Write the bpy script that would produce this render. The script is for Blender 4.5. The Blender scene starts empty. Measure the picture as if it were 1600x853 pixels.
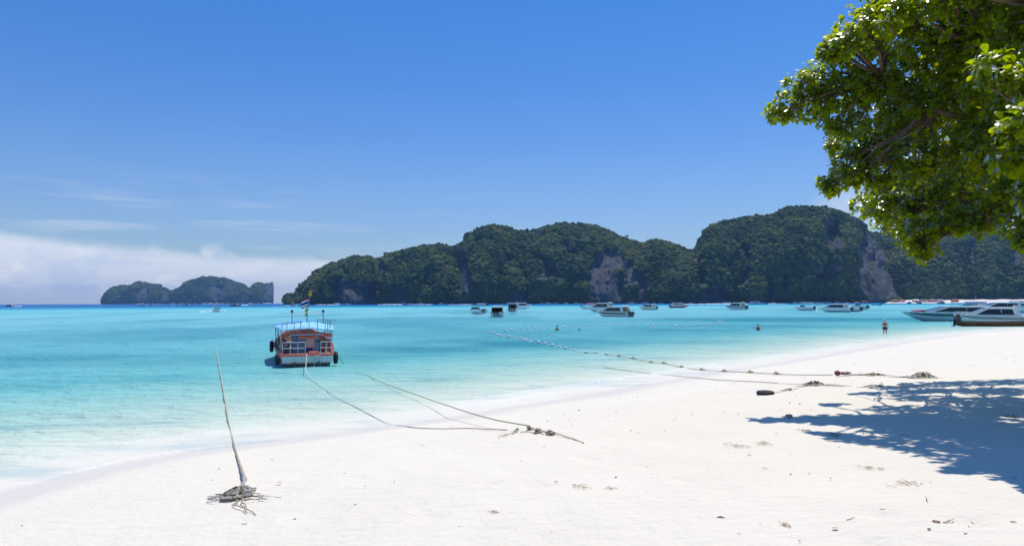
import bpy, bmesh, math, random
import numpy as np
from mathutils import Vector, Matrix

R = math.radians
sc = bpy.context.scene
COL = sc.collection
random.seed(7)
rng = np.random.default_rng(11)

# ------------------------------------------------------------------ camera, world, sun, exposure
F = 1067.0                      # focal length in photograph pixels (24 mm on 36 mm)
CZ = 3.2
PITCH, ROLL = R(2.47), R(0.19)
cam_d = bpy.data.cameras.new("Camera")
cam = bpy.data.objects.new("Camera", cam_d); COL.objects.link(cam)
cam_d.sensor_width = 36.0; cam_d.lens = 36.0 * F / 1600.0
cam_d.clip_start = 0.05; cam_d.clip_end = 60000
cam.matrix_world = Matrix.Translation((0, 0, CZ)) @ Matrix.Rotation(ROLL, 4, 'Y') @ Matrix.Rotation(R(90) + PITCH, 4, 'X')
sc.camera = cam
CR = np.array(cam.matrix_world.to_3x3())

SUN_EL, SUN_AZ = R(72), R(31)   # azimuth clockwise from +Y
sun_d = bpy.data.lights.new("Sun", 'SUN'); sun = bpy.data.objects.new("Sun", sun_d); COL.objects.link(sun)
sun_d.energy = 4.05; sun_d.angle = R(0.5); sun_d.color = (1.0, 0.935, 0.84)
SD = Vector((math.sin(SUN_AZ) * math.cos(SUN_EL), math.cos(SUN_AZ) * math.cos(SUN_EL), math.sin(SUN_EL)))
sun.rotation_euler = SD.to_track_quat('Z', 'Y').to_euler()
sun.location = (0, 0, 30)

sc.view_settings.view_transform = 'Standard'; sc.view_settings.look = 'None'
sc.view_settings.exposure = 0.0; sc.view_settings.gamma = 1.0
sc.view_settings.use_curve_mapping = False
sc.cycles.max_bounces = 8; sc.cycles.transparent_max_bounces = 12; sc.cycles.volume_bounces = 0
sc.cycles.diffuse_bounces = 4; sc.cycles.glossy_bounces = 3

class NT:
    """small node-tree helper"""
    def __init__(s, tree): s.t = tree; s.t.nodes.clear()
    def n(s, typ, **kw):
        nd = s.t.nodes.new(typ)
        for k, v in kw.items():
            if k[0] == '_': setattr(nd, k[1:], v)
            else: nd.inputs[k.replace('__', ' ')].default_value = v
        return nd
    def l(s, a, b): s.t.links.new(a, b)
    def math(s, op, a, b=None, c=None, clamp=False):
        nd = s.t.nodes.new('ShaderNodeMath'); nd.operation = op; nd.use_clamp = clamp
        for i, v in enumerate((a, b, c)):
            if v is None: continue
            if isinstance(v, (int, float)): nd.inputs[i].default_value = v
            else: s.l(v, nd.inputs[i])
        return nd.outputs[0]
    def mix(s, fac, a, b, typ='MIX'):
        nd = s.t.nodes.new('ShaderNodeMixRGB'); nd.blend_type = typ
        for i, v in enumerate((fac, a, b)):
            if isinstance(v, (int, float)): nd.inputs[i].default_value = v
            elif isinstance(v, tuple): nd.inputs[i].default_value = (*v, 1)
            else: s.l(v, nd.inputs[i])
        return nd.outputs[0]
    def ramp(s, fac, stops, interp='LINEAR'):
        nd = s.t.nodes.new('ShaderNodeValToRGB'); cr = nd.color_ramp; cr.interpolation = interp
        while len(cr.elements) < len(stops): cr.elements.new(0.5)
        for e, (p, c) in zip(cr.elements, stops):
            e.position = p; e.color = (*c, 1) if isinstance(c, tuple) else (c, c, c, 1)
        s.l(fac, nd.inputs[0]); return nd.outputs[0]
    def smooth(s, x, a, b):
        nd = s.t.nodes.new('ShaderNodeMapRange'); nd.interpolation_type = 'SMOOTHSTEP'
        nd.inputs['From Min'].default_value = a; nd.inputs['From Max'].default_value = b
        if a > b:
            nd.inputs['From Min'].default_value = b; nd.inputs['From Max'].default_value = a
            nd.inputs['To Min'].default_value = 1; nd.inputs['To Max'].default_value = 0
        s.l(x, nd.inputs[0]); return nd.outputs[0]
    def noise(s, vec, scale, detail=3, rough=0.5, dist=0.0, out=0):
        nd = s.t.nodes.new('ShaderNodeTexNoise'); nd.inputs['Scale'].default_value = scale
        nd.inputs['Detail'].default_value = detail; nd.inputs['Roughness'].default_value = rough
        nd.inputs['Distortion'].default_value = dist
        if vec is not None: s.l(vec, nd.inputs['Vector'])
        return nd.outputs[out]
    def mapping(s, vec, scale=(1, 1, 1), loc=(0, 0, 0), rot=(0, 0, 0)):
        nd = s.t.nodes.new('ShaderNodeMapping')
        nd.inputs['Scale'].default_value = scale; nd.inputs['Location'].default_value = loc
        nd.inputs['Rotation'].default_value = rot
        s.l(vec, nd.inputs['Vector']); return nd.outputs[0]

world = bpy.data.worlds.new("World"); sc.world = world; world.use_nodes = True
def build_world():
    w = NT(world.node_tree)
    sky = w.n('ShaderNodeTexSky'); sky.sky_type = 'NISHITA'; sky.sun_disc = False
    sky.sun_elevation = SUN_EL; sky.sun_rotation = SUN_AZ
    sky.altitude = 0; sky.air_density = 1.0; sky.dust_density = 0.35; sky.ozone_density = 2.6
    tc = w.n('ShaderNodeTexCoord'); d = tc.outputs['Generated']
    sep = w.n('ShaderNodeSeparateXYZ'); w.l(d, sep.inputs[0])
    el = w.math('ARCSINE', sep.outputs[2]); az = w.math('ARCTAN2', sep.outputs[0], sep.outputs[1])
    tint = w.ramp(w.math('MULTIPLY', el, 2.0), [(0.0, (.98, .97, 1.0)), (.14, (.80, .93, 1.12)), (.33, (.71, .93, 1.28)), (.62, (.46, .88, 1.40)), (.85, (.35, .86, 1.46))])
    col = w.mix(1.0, sky.outputs[0], tint, 'MULTIPLY')
    col = w.mix(1.0, col, (1.0, 1.0, 1.0), 'MULTIPLY')
    # clouds: a low bank of cirrostratus, wisps above it and cumulus heads on the sea horizon
    CW = (8.5, 9.0, 10.0)
    wob = w.noise(w.mapping(d, (3, 3, 14)), 1.6, 3, .5)
    wb = w.math('MULTIPLY', w.math('SUBTRACT', wob, .5), .03)
    edge = w.math('ADD', w.math('MULTIPLY_ADD', az, -0.065, 0.044), wb)
    bank = w.math('SUBTRACT', edge, el)
    bank = w.smooth(bank, -0.004, 0.016)
    side = w.smooth(az, 0.0, -0.20)
    left = w.smooth(az, -2.6, -1.9)
    tex = w.noise(w.mapping(d, (2.2, 2.2, 20)), 1.5, 5, .55)
    bank = w.math('MULTIPLY', w.math('MULTIPLY', bank, side), left)
    bank = w.math('MULTIPLY', bank, w.math('MULTIPLY_ADD', tex, 0.5, 0.62), clamp=True)
    low = w.smooth(el, 0.0, 0.05)
    bank = w.math('MULTIPLY', bank, w.math('MULTIPLY_ADD', low, 0.32, 0.68))
    wis = w.noise(w.mapping(d, (2.2, 2.2, 26), rot=(0, R(-5), R(20))), 2.2, 5, .6)
    wis = w.smooth(wis, .50, .80)
    wis = w.math('MULTIPLY', wis, w.math('MULTIPLY', w.smooth(el, .19, .10), w.smooth(el, 0.01, .05)))
    wis = w.math('MULTIPLY', wis, w.math('MULTIPLY_ADD', w.smooth(az, .2, -.3), .34, .06))
    patch = w.noise(w.mapping(d, (1, 1, 1.2), loc=(0.2, 0.3, 0)), 5.5, 4, .55)
    px_ = w.math('ADD', w.math('POWER', w.math('MULTIPLY', w.math('SUBTRACT', az, 0.485), 14), 2.0), w.math('POWER', w.math('MULTIPLY', w.math('SUBTRACT', el, 0.115), 22), 2.0))
    pt = w.math('MULTIPLY', w.smooth(px_, 1.6, 0.0), w.math('MULTIPLY', w.smooth(patch, .3, .65), .6))
    cum = w.noise(w.mapping(d, (1, 1, 1.9)), 17, 8, .58, .15)
    top = w.math('MULTIPLY_ADD', w.noise(w.mapping(d, (1, 1, .01)), 5.0, 3, .6), .13, .010)
    msk = w.smooth(w.math('SUBTRACT', top, el), -0.012, 0.02)
    cmask = w.math('MULTIPLY', w.smooth(cum, .46, .56), msk)
    cmask = w.math('MULTIPLY', cmask, w.math('MULTIPLY', w.smooth(az, -.12, -.55), left))
    cmask = w.math('MULTIPLY', cmask, w.math('MULTIPLY_ADD', w.smooth(el, 0.0, .03), .75, .2))
    cshade = w.noise(w.mapping(d, (1, 1, 1.9), loc=(0.0, 0, .03)), 17, 5, .55)
    ccol = w.mix(w.smooth(cshade, .40, .60), (9.7, 9.8, 10.2), (6.8, 7.7, 9.3))
    col = w.mix(wis, col, (8.3, 8.9, 10.0))
    col = w.mix(bank, col, CW)
    col = w.mix(pt, col, (8.6, 8.9, 9.6))
    col = w.mix(cmask, col, ccol)
    bg = w.n('ShaderNodeBackground'); bg.inputs[1].default_value = SKY
    w.l(col, bg.inputs[0])
    out = w.n('ShaderNodeOutputWorld'); w.l(bg.outputs[0], out.inputs[0])
SKY = 0.0985
build_world()

# ------------------------------------------------------------------ geometry of the view
def ray(x, y):
    v = CR @ np.array(((x - 800.0) / F, (426.5 - y) / F, -1.0))
    return v / v[1]
def at(x, y, Y):                 # the point seen at a pixel, Y metres in front
    r = ray(x, y); return Vector((r[0] * Y, Y, CZ + r[2] * Y))
def W(x, y, z=0.0):              # where the sight line meets the water
    r = ray(x, y); Y = (z - CZ) / r[2]; return Vector((r[0] * Y, Y, z))
def hor(x): return 475.2 - 0.0033 * x

SHORE_PX = [(0, 768), (100, 745), (200, 722), (300, 706), (400, 692), (500, 680), (600, 668), (700, 653), (800, 636), (900, 620), (1000, 602),
            (1100, 586), (1200, 570), (1300, 553), (1400, 537), (1500, 523), (1600, 515)]
SHORE = [np.array(W(*p)[:2]) for p in SHORE_PX]
SHORE = [np.array(p) for p in ((-40., -300.), (-26., -100.), (-17., -30.), (-12.5, -6.), (-10.6, 3.))] + SHORE + \
        [np.array(p) for p in ((92., 100.), (130., 118.), (190., 135.), (290., 150.), (600., 150.), (2500., 150.))]
def shore_dist(x, y):            # > 0 on land
    x = np.asarray(x, float); y = np.asarray(y, float)
    best = np.full(x.shape, 1e18); sgn = np.ones(x.shape)
    for a, b in zip(SHORE[:-1], SHORE[1:]):
        d = b - a; L2 = d @ d
        t = np.clip(((x - a[0]) * d[0] + (y - a[1]) * d[1]) / L2, 0, 1)
        ex = x - a[0] - t * d[0]; ey = y - a[1] - t * d[1]
        q = ex * ex + ey * ey
        cr = d[0] * ey - d[1] * ex       # < 0: right of the line = land
        m = q < best
        best = np.where(m, q, best); sgn = np.where(m, np.where(cr < 0, 1.0, -1.0), sgn)
    return np.sqrt(best) * sgn
def hsh(i, j, k, seed):
    i = i.astype(np.int64).astype(np.uint32); j = j.astype(np.int64).astype(np.uint32); k = k.astype(np.int64).astype(np.uint32)
    h = i * np.uint32(374761393) + j * np.uint32(668265263) + k * np.uint32(2147483647) + np.uint32(seed * 9176 + 1013)
    h = (h ^ (h >> np.uint32(13))) * np.uint32(1274126177)
    h = (h ^ (h >> np.uint32(16))) * np.uint32(2246822519)
    return (h ^ (h >> np.uint32(15))).astype(np.float64) / 4294967295.0
def vn(x, y, z=None, seed=0):    # value noise 0..1
    x = np.asarray(x, float); y = np.asarray(y, float); z = np.zeros_like(x) if z is None else np.asarray(z, float)
    i, j, k = np.floor(x), np.floor(y), np.floor(z)
    fx, fy, fz = x - i, y - j, z - k
    fx, fy, fz = [f * f * (3 - 2 * f) for f in (fx, fy, fz)]
    r = 0
    for a in (0, 1):
        for b in (0, 1):
            for c in (0, 1):
                r = r + hsh(i + a, j + b, k + c, seed) * (fx if a else 1 - fx) * (fy if b else 1 - fy) * (fz if c else 1 - fz)
    return r
def fbm(x, y, z=None, seed=0, oct=4):
    s = 0; amp = .5; f = 1.0; tot = 0
    for o in range(oct):
        s = s + amp * vn(x * f, y * f, None if z is None else z * f, seed + o); tot += amp; amp *= .5; f *= 2.03
    return s / tot
def voro(P, cell, seed):         # nearest feature: distance / cell and a random value of the cell
    x, y, z = (P[..., 0] / cell, P[..., 1] / cell, P[..., 2] / cell)
    i, j, k = np.floor(x), np.floor(y), np.floor(z)
    best = np.full(x.shape, 9.0); idv = np.zeros(x.shape)
    for a in (-1, 0, 1):
        for b in (-1, 0, 1):
            for c in (-1, 0, 1):
                I, J, K = i + a, j + b, k + c
                px = I + hsh(I, J, K, seed); py = J + hsh(I, J, K, seed + 1); pz = K + hsh(I, J, K, seed + 2)
                d = (px - x) ** 2 + (py - y) ** 2 + (pz - z) ** 2
                m = d < best
                best = np.where(m, d, best); idv = np.where(m, hsh(I, J, K, seed + 3), idv)
    return np.sqrt(best), idv
def ground(x, y):
    d = shore_dist(x, y)
    up = 1.75 * (1 - np.exp(-np.maximum(d, 0) * 0.135 / 1.75))
    m = -np.minimum(d, 0)
    dn = -2.2 * (1 - np.exp(-m * 0.075 / 2.2)) - np.clip(m - 400, 0, 3000) * .006
    return np.where(d > 0, up, dn)
def gz(x, y): return float(ground(np.array([x]), np.array([y]))[0])
def S(x, y, dz=0.0):             # where the sight line meets the sand
    z = 0.8
    for _ in range(40):
        p = W(x, y, z); z = 0.6 * z + 0.4 * max(gz(p.x, p.y), -0.02)
    return Vector((p.x, p.y, z + dz))

# ------------------------------------------------------------------ mesh helpers
class MB:
    def __init__(s): s.v = []; s.f = []
    def add(s, vs, fs):
        o = len(s.v); s.v += [tuple(v) for v in vs]; s.f += [tuple(i + o for i in f) for f in fs]; return s
    def box(s, c, d, rz=0, rx=0, bev=0.0, taper=1.0):
        hx, hy, hz = d[0] / 2, d[1] / 2, d[2] / 2
        M = Matrix.Rotation(rz, 3, 'Z') @ Matrix.Rotation(rx, 3, 'X')
        b = min(bev, hx * .9, hy * .9, hz * .9)
        vs = []; fs = []
        if b <= 0:
            for z, t in ((-hz, 1), (hz, taper)):
                for x, y in ((-hx, -hy), (hx, -hy), (hx, hy), (-hx, hy)): vs.append((x * t, y * t, z))
            fs = [(0, 3, 2, 1), (4, 5, 6, 7), (0, 1, 5, 4), (1, 2, 6, 5), (2, 3, 7, 6), (3, 0, 4, 7)]
        else:
            rings = ((-hz, b, 1), (-hz + b, 0, 1), (hz - b, 0, taper), (hz, b, taper))
            for z, i, t in rings:
                X, Y_ = hx - i, hy - i
                k = b if i == 0 else b * .5
                for x, y in ((-X + k, -Y_), (X - k, -Y_), (X, -Y_ + k), (X, Y_ - k), (X - k, Y_), (-X + k, Y_), (-X, Y_ - k), (-X, -Y_ + k)):
                    vs.append((x * t, y * t, z))
            for r in range(3):
                for i in range(8):
                    j = (i + 1) % 8; fs.append((r * 8 + i, r * 8 + j, r * 8 + 8 + j, r * 8 + 8 + i))
            fs.append(tuple(range(7, -1, -1))); fs.append(tuple(range(24, 32)))
        s.add([tuple(M @ Vector(v) + Vector(c)) for v in vs], fs); return s
    def tube(s, pts, r, n=6, caps=True):
        pts = [Vector(p) for p in pts]; m = len(pts)
        rs = r if isinstance(r, (list, tuple)) else [r] * m
        up = Vector((0, 0, 1)); ring = []; prev = None
        for i, p in enumerate(pts):
            t = (pts[min(i + 1, m - 1)] - pts[max(i - 1, 0)])
            t = t.normalized() if t.length > 1e-9 else Vector((0, 0, 1))
            if prev is None:
                a = t.cross(up)
                if a.length < 1e-3: a = t.cross(Vector((1, 0, 0)))
                a.normalize()
            else:
                a = prev - t * prev.dot(t)
                a = a.normalized() if a.length > 1e-6 else t.orthogonal().normalized()
            prev = a; b = t.cross(a)
            ring += [p + (a * math.cos(2 * math.pi * k / n) + b * math.sin(2 * math.pi * k / n)) * rs[i] for k in range(n)]
        fs = [(i * n + k, i * n + (k + 1) % n, (i + 1) * n + (k + 1) % n, (i + 1) * n + k) for i in range(m - 1) for k in range(n)]
        if caps: fs += [tuple(range(n - 1, -1, -1)), tuple(range((m - 1) * n, m * n))]
        s.add(ring, fs); return s
    def loft(s, secs, close=True, caps=True):
        n = len(secs[0]); vs = [p for q in secs for p in q]; e = n if close else n - 1
        fs = [(i * n + k, i * n + (k + 1) % n, (i + 1) * n + (k + 1) % n, (i + 1) * n + k) for i in range(len(secs) - 1) for k in range(e)]
        if caps: fs += [tuple(range(n - 1, -1, -1)), tuple(range((len(secs) - 1) * n, len(secs) * n))]
        s.add(vs, fs); return s
    def prism(s, prof, hw0, hw1=None, zmin=None, zmax=None):   # side profile (y,z) extruded across x with tumblehome
        hw1 = hw0 if hw1 is None else hw1
        zs = [p[1] for p in prof]; a, b = min(zs), max(zs)
        def hw(z): return hw0 + (hw1 - hw0) * ((z - a) / max(b - a, 1e-6))
        n = len(prof)
        vs = [(-hw(z), y, z) for y, z in prof] + [(hw(z), y, z) for y, z in prof]
        fs = [(i, (i + 1) % n, n + (i + 1) % n, n + i) for i in range(n)] + [tuple(range(n - 1, -1, -1)), tuple(range(n, 2 * n))]
        s.add(vs, fs); return s
    def ball(s, c, r, seg=10, rings=6, jit=0.0, sd=0):
        rr = r if isinstance(r, (tuple, list)) else (r, r, r); q = random.Random(sd)
        vs = [(c[0], c[1], c[2] - rr[2])]
        for i in range(1, rings):
            th = math.pi * i / rings
            for k in range(seg):
                a = 2 * math.pi * k / seg; w = 1 + jit * (q.random() - .5) * 2
                vs.append((c[0] + rr[0] * math.sin(th) * math.cos(a) * w, c[1] + rr[1] * math.sin(th) * math.sin(a) * w, c[2] - rr[2] * math.cos(th) * w))
        vs.append((c[0], c[1], c[2] + rr[2])); L = len(vs) - 1
        fs = [(0, 1 + (k + 1) % seg, 1 + k) for k in range(seg)]
        for i in range(rings - 2):
            for k in range(seg):
                a = 1 + i * seg + k; b = 1 + i * seg + (k + 1) % seg
                fs.append((a, b, b + seg, a + seg))
        o = 1 + (rings - 2) * seg
        fs += [(o + k, o + (k + 1) % seg, L) for k in range(seg)]
        s.add(vs, fs); return s
    def torus(s, c, Rr, r, axis='Y', N=20, n=8, sx=1.0):
        vs = []; fs = []
        for i in range(N):
            a = 2 * math.pi * i / N
            for k in range(n):
                b = 2 * math.pi * k / n; q = Rr + r * math.cos(b)
                p = (q * math.cos(a), r * sx * math.sin(b), q * math.sin(a))
                if axis == 'X': p = (p[1], p[0], p[2])
                if axis == 'Z': p = (p[0], p[2], p[1])
                vs.append((p[0] + c[0], p[1] + c[1], p[2] + c[2]))
        for i in range(N):
            for k in range(n):
                j = (i + 1) % N; l = (k + 1) % n
                fs.append((i * n + k, j * n + k, j * n + l, i * n + l))
        s.add(vs, fs); return s
    def build(s, name, m, parent=None, smooth=False, loc=None):
        me = bpy.data.meshes.new(name); me.from_pydata(s.v, [], s.f)
        bm = bmesh.new(); bm.from_mesh(me); bmesh.ops.recalc_face_normals(bm, faces=bm.faces); bm.to_mesh(me); bm.free()
        me.materials.append(m)
        if smooth:
            me.polygons.foreach_set('use_smooth', [True] * len(me.polygons)); me.set_sharp_from_angle(angle=R(38))
        o = bpy.data.objects.new(name, me); COL.objects.link(o); o.parent = parent
        if loc: o.location = loc
        return o
def np_mesh(name, V, Fc, m, smooth=True, attrs=None, parent=None):
    me = bpy.data.meshes.new(name)
    V = np.asarray(V, np.float32).reshape(-1, 3); Fc = np.asarray(Fc, np.int32); k = Fc.shape[1]
    me.vertices.add(len(V)); me.vertices.foreach_set('co', V.ravel())
    me.loops.add(Fc.size); me.loops.foreach_set('vertex_index', Fc.ravel())
    me.polygons.add(len(Fc)); me.polygons.foreach_set('loop_start', np.arange(0, Fc.size, k, dtype=np.int32))
    me.polygons.foreach_set('loop_total', np.full(len(Fc), k, np.int32))
    me.polygons.foreach_set('use_smooth', np.full(len(Fc), smooth))
    for nme, a in (attrs or {}).items():
        at_ = me.attributes.new(nme, 'FLOAT', 'POINT'); at_.data.foreach_set('value', np.asarray(a, np.float32).ravel())
    me.update(calc_edges=True); me.validate()
    me.materials.append(m)
    o = bpy.data.objects.new(name, me); COL.objects.link(o); o.parent = parent
    return o
def grid_faces(nr, nc, wrap=False):
    c = nc if wrap else nc - 1
    i, j = np.meshgrid(np.arange(nr - 1), np.arange(c), indexing='ij')
    a = i * nc + j; b = i * nc + (j + 1) % nc
    return np.stack([a, b, b + nc, a + nc], -1).reshape(-1, 4)
def tag(o, label=None, cat=None, group=None, kind=None):
    if label: o['label'] = label
    if cat: o['category'] = cat
    if group: o['group'] = group
    if kind: o['kind'] = kind
    return o
def thing(name, label, cat, loc=(0, 0, 0), rz=0.0, group=None):
    o = bpy.data.objects.new(name, None); COL.objects.link(o); o.empty_display_size = .3
    o.location = loc; o.rotation_euler = (0, 0, rz); return tag(o, label, cat, group)

# ------------------------------------------------------------------ materials
_M = {}
def mat(name, col, rough=.5, var=.12, scale=6.0, metal=0.0, bump=0.0, spec=0.5, dirt=0.0):
    if name in _M: return _M[name]
    m = bpy.data.materials.new(name); m.use_nodes = True; t = NT(m.node_tree)
    tc = t.n('ShaderNodeTexCoord'); v = tc.outputs['Object']
    nz = t.noise(v, scale, 5, .6)
    lo = tuple(max(c * (1 - var * 1.6), 0) for c in col); hi = tuple(min(c * (1 + var), 1) for c in col)
    c = t.ramp(nz, [(.3, lo), (.7, hi)])
    if dirt:
        dn = t.smooth(t.noise(t.mapping(v, (1, 1, .25)), scale * 1.7, 6, .7), .5, .72)
        c = t.mix(t.math('MULTIPLY', dn, dirt), c, (0.16, 0.12, 0.08))
    p = t.n('ShaderNodeBsdfPrincipled'); t.l(c, p.inputs['Base Color'])
    p.inputs['Roughness'].default_value = rough; p.inputs['Metallic'].default_value = metal
    p.inputs['Specular IOR Level'].default_value = spec
    if bump:
        b = t.n('ShaderNodeBump'); b.inputs['Strength'].default_value = bump; b.inputs['Distance'].default_value = .02
        t.l(t.noise(v, scale * 8, 4, .6), b.inputs['Height']); t.l(b.outputs[0], p.inputs['Normal'])
    o = t.n('ShaderNodeOutputMaterial'); t.l(p.outputs[0], o.inputs[0])
    _M[name] = m; return m

def sand_material():
    m = bpy.data.materials.new('coral_sand'); m.use_nodes = True; t = NT(m.node_tree)
    g = t.n('ShaderNodeNewGeometry'); pos = g.outputs['Position']
    at_ = t.n('ShaderNodeAttribute', _attribute_name='wet'); wet = at_.outputs['Fac']
    n1 = t.noise(pos, .6, 4, .55); n2 = t.noise(pos, 9, 5, .65); n3 = t.noise(pos, 160, 3, .7)
    c = t.ramp(n1, [(.3, (.765, .71, .595)), (.7, (.80, .745, .625))])
    c = t.mix(t.math('MULTIPLY', t.smooth(n2, .56, .78), .22), c, (.58, .50, .42))
    c = t.mix(t.math('MULTIPLY', t.smooth(n3, .62, .75), .35), c, (.52, .46, .40))
    # sparse brown flecks of weed and shell
    v = t.n('ShaderNodeTexVoronoi', _feature='F1'); v.inputs['Scale'].default_value = 7.0; t.l(t.mapping(pos, (1, 1.6, 1)), v.inputs['Vector'])
    fl = t.math('MULTIPLY', t.smooth(v.outputs['Distance'], .085, .03), t.smooth(n2, .50, .60))
    fl = t.math('MULTIPLY', fl, t.smooth(t.noise(pos, .9, 2, .5), .45, .6))
    c = t.mix(t.math('MULTIPLY', fl, .75), c, (.26, .17, .10))
    wetc = t.mix(.85, c, (.655, .61, .54))
    c = t.mix(wet, c, wetc)
    p = t.n('ShaderNodeBsdfPrincipled'); t.l(c, p.inputs['Base Color'])
    t.l(t.math('MULTIPLY_ADD', wet, -.30, .95), p.inputs['Roughness']); p.inputs['Specular IOR Level'].default_value = .25
    b = t.n('ShaderNodeBump'); b.inputs['Strength'].default_value = .8; b.inputs['Distance'].default_value = .03
    h = t.math('ADD', t.math('MULTIPLY', n2, 1.2), t.math('MULTIPLY', n3, .12))
    h = t.math('ADD', h, t.math('MULTIPLY', t.noise(t.mapping(pos, (1, 2.2, 1)), 3.0, 3, .5), 1.6))
    h = t.math('MULTIPLY', h, t.math('MULTIPLY_ADD', wet, -.85, 1.0))
    t.l(h, b.inputs['Height']); t.l(b.outputs[0], p.inputs['Normal'])
    o = t.n('ShaderNodeOutputMaterial'); t.l(p.outputs[0], o.inputs[0]); return m

def water_material():
    m = bpy.data.materials.new('lagoon_water'); m.use_nodes = True; t = NT(m.node_tree)
    g = t.n('ShaderNodeNewGeometry'); pos = g.outputs['Position']
    off = t.n('ShaderNodeAttribute', _attribute_name='off').outputs['Fac']     # log of metres off the shore
    reef_and_dark = t.n('ShaderNodeAttribute', _attribute_name='reef_and_dark').outputs['Fac']
    fo = t.n('ShaderNodeAttribute', _attribute_name='foam').outputs['Fac']
    # off = log10(1 + metres) / 4
    def L(mm): return math.log10(1 + mm) / 4
    c = t.ramp(off, [(0, (.70, .655, .575)), (L(.5), (.755, .71, .61)), (L(1.6), (.76, .75, .64)), (L(4), (.63, .74, .62)), (L(9), (.40, .68, .60)), (L(18), (.195, .585, .59)),
                     (L(45), (.155, .505, .565)), (L(170), (.215, .565, .635)), (L(330), (.20, .605, .665)), (L(520), (.045, .38, .54)), (L(720), (.003, .125, .36)), (1, (.002, .10, .32))])
    c = t.mix(t.math('MULTIPLY', reef_and_dark, .80), c, (.02, .25, .34))
    n1 = t.noise(t.mapping(pos, (.35, .9, 1), rot=(0, 0, R(-12))), .55, 4, .6)
    c = t.mix(t.math('MULTIPLY', t.smooth(n1, .48, .70), .30), c, (.03, .33, .40))
    # ripples
    a1 = t.noise(t.mapping(pos, (1, 1.9, 1), rot=(0, 0, R(-14))), 1.3, 5, .62, .4)
    a2 = t.noise(t.mapping(pos, (1, 1.7, 1), rot=(0, 0, R(22))), 5.0, 3, .6)
    a3 = t.noise(t.mapping(pos, (1, 1.8, 1), rot=(0, 0, R(-8))), .22, 3, .5)
    h = t.math('ADD', t.math('MULTIPLY', a1, 1.0), t.math('MULTIPLY', a2, .16))
    h = t.math('ADD', h, t.math('MULTIPLY', a3, 2.6))
    b = t.n('ShaderNodeBump'); b.inputs['Distance'].default_value = .42
    t.l(t.math('MULTIPLY_ADD', t.smooth(off, L(.3), L(8)), .85, .15), b.inputs['Strength'])
    t.l(h, b.inputs['Height'])
    foam = t.math('MULTIPLY', fo, t.smooth(t.noise(t.mapping(pos, (1, 1, 1)), 7, 6, .7), .42, .60), clamp=True)
    c = t.mix(foam, c, (.86, .86, .85))
    dif = t.n('ShaderNodeBsdfDiffuse'); t.l(c, dif.inputs[0]); t.l(b.outputs[0], dif.inputs['Normal'])
    gl = t.n('ShaderNodeBsdfGlossy'); gl.inputs['Roughness'].default_value = .12; t.l(b.outputs[0], gl.inputs['Normal'])
    gl.inputs[0].default_value = (.95, .97, 1, 1)
    body = dif
    fr = t.n('ShaderNodeFresnel'); fr.inputs[0].default_value = 1.333; t.l(b.outputs[0], fr.inputs['Normal'])
    fac = t.math('MINIMUM', t.math('MULTIPLY', fr.outputs[0], .42), .38)
    fac = t.math('MULTIPLY', fac, t.math('MULTIPLY_ADD', t.smooth(off, L(.5), L(11)), .7, .3))
    ms = t.n('ShaderNodeMixShader'); t.l(fac, ms.inputs[0]); t.l(body.outputs[0], ms.inputs[1]); t.l(gl.outputs[0], ms.inputs[2])
    o = t.n('ShaderNodeOutputMaterial'); t.l(ms.outputs[0], o.inputs[0]); return m

def hill_material(name, far=False):
    m = bpy.data.materials.new(name); m.use_nodes = True; t = NT(m.node_tree)
    g = t.n('ShaderNodeNewGeometry'); pos = g.outputs['Position']
    rock = t.n('ShaderNodeAttribute', _attribute_name='rock').outputs['Fac']
    tint = t.n('ShaderNodeAttribute', _attribute_name='tint').outputs['Fac']
    k = .3 if far else 1.0
    n1 = t.noise(pos, .006 * (1 if not far else .4), 4, .6); n2 = t.noise(pos, .35 * k, 4, .7); n3 = t.noise(pos, 1.1 * k, 3, .7)
    f = t.math('ADD', t.math('MULTIPLY', tint, .45), t.math('MULTIPLY', n1, .55))
    c = t.ramp(f, [(.22, (.018, .040, .016)), (.42, (.034, .066, .020)), (.58, (.060, .098, .024)), (.74, (.105, .135, .030)), (.86, (.150, .135, .062))])
    c = t.mix(1.0, c, t.ramp(n3, [(.3, .55), (.7, 1.35)]), 'MULTIPLY')
    st = t.noise(t.mapping(pos, (.10 * k, .10 * k, .012 * k)), 1.0, 6, .65)
    rc = t.ramp(st, [(.30, (.035, .044, .055)), (.50, (.080, .088, .098)), (.70, (.150, .150, .150))])
    rc = t.mix(t.math('MULTIPLY', t.smooth(t.noise(pos, .02, 3, .5), .55, .70), .45), rc, (.15, .13, .115))
    rm = t.smooth(t.math('ADD', rock, t.math('MULTIPLY', t.math('SUBTRACT', n2, .5), .9)), .42, .60)
    c = t.mix(rm, c, rc)
    p = t.n('ShaderNodeBsdfPrincipled'); t.l(c, p.inputs['Base Color']); p.inputs['Roughness'].default_value = .9
    p.inputs['Specular IOR Level'].default_value = .12
    b = t.n('ShaderNodeBump'); b.inputs['Strength'].default_value = .9; b.inputs['Distance'].default_value = 2.2 / k
    t.l(t.math('ADD', n2, t.math('MULTIPLY', n3, .5)), b.inputs['Height']); t.l(b.outputs[0], p.inputs['Normal'])
    o = t.n('ShaderNodeOutputMaterial'); t.l(p.outputs[0], o.inputs[0]); return m

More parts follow.
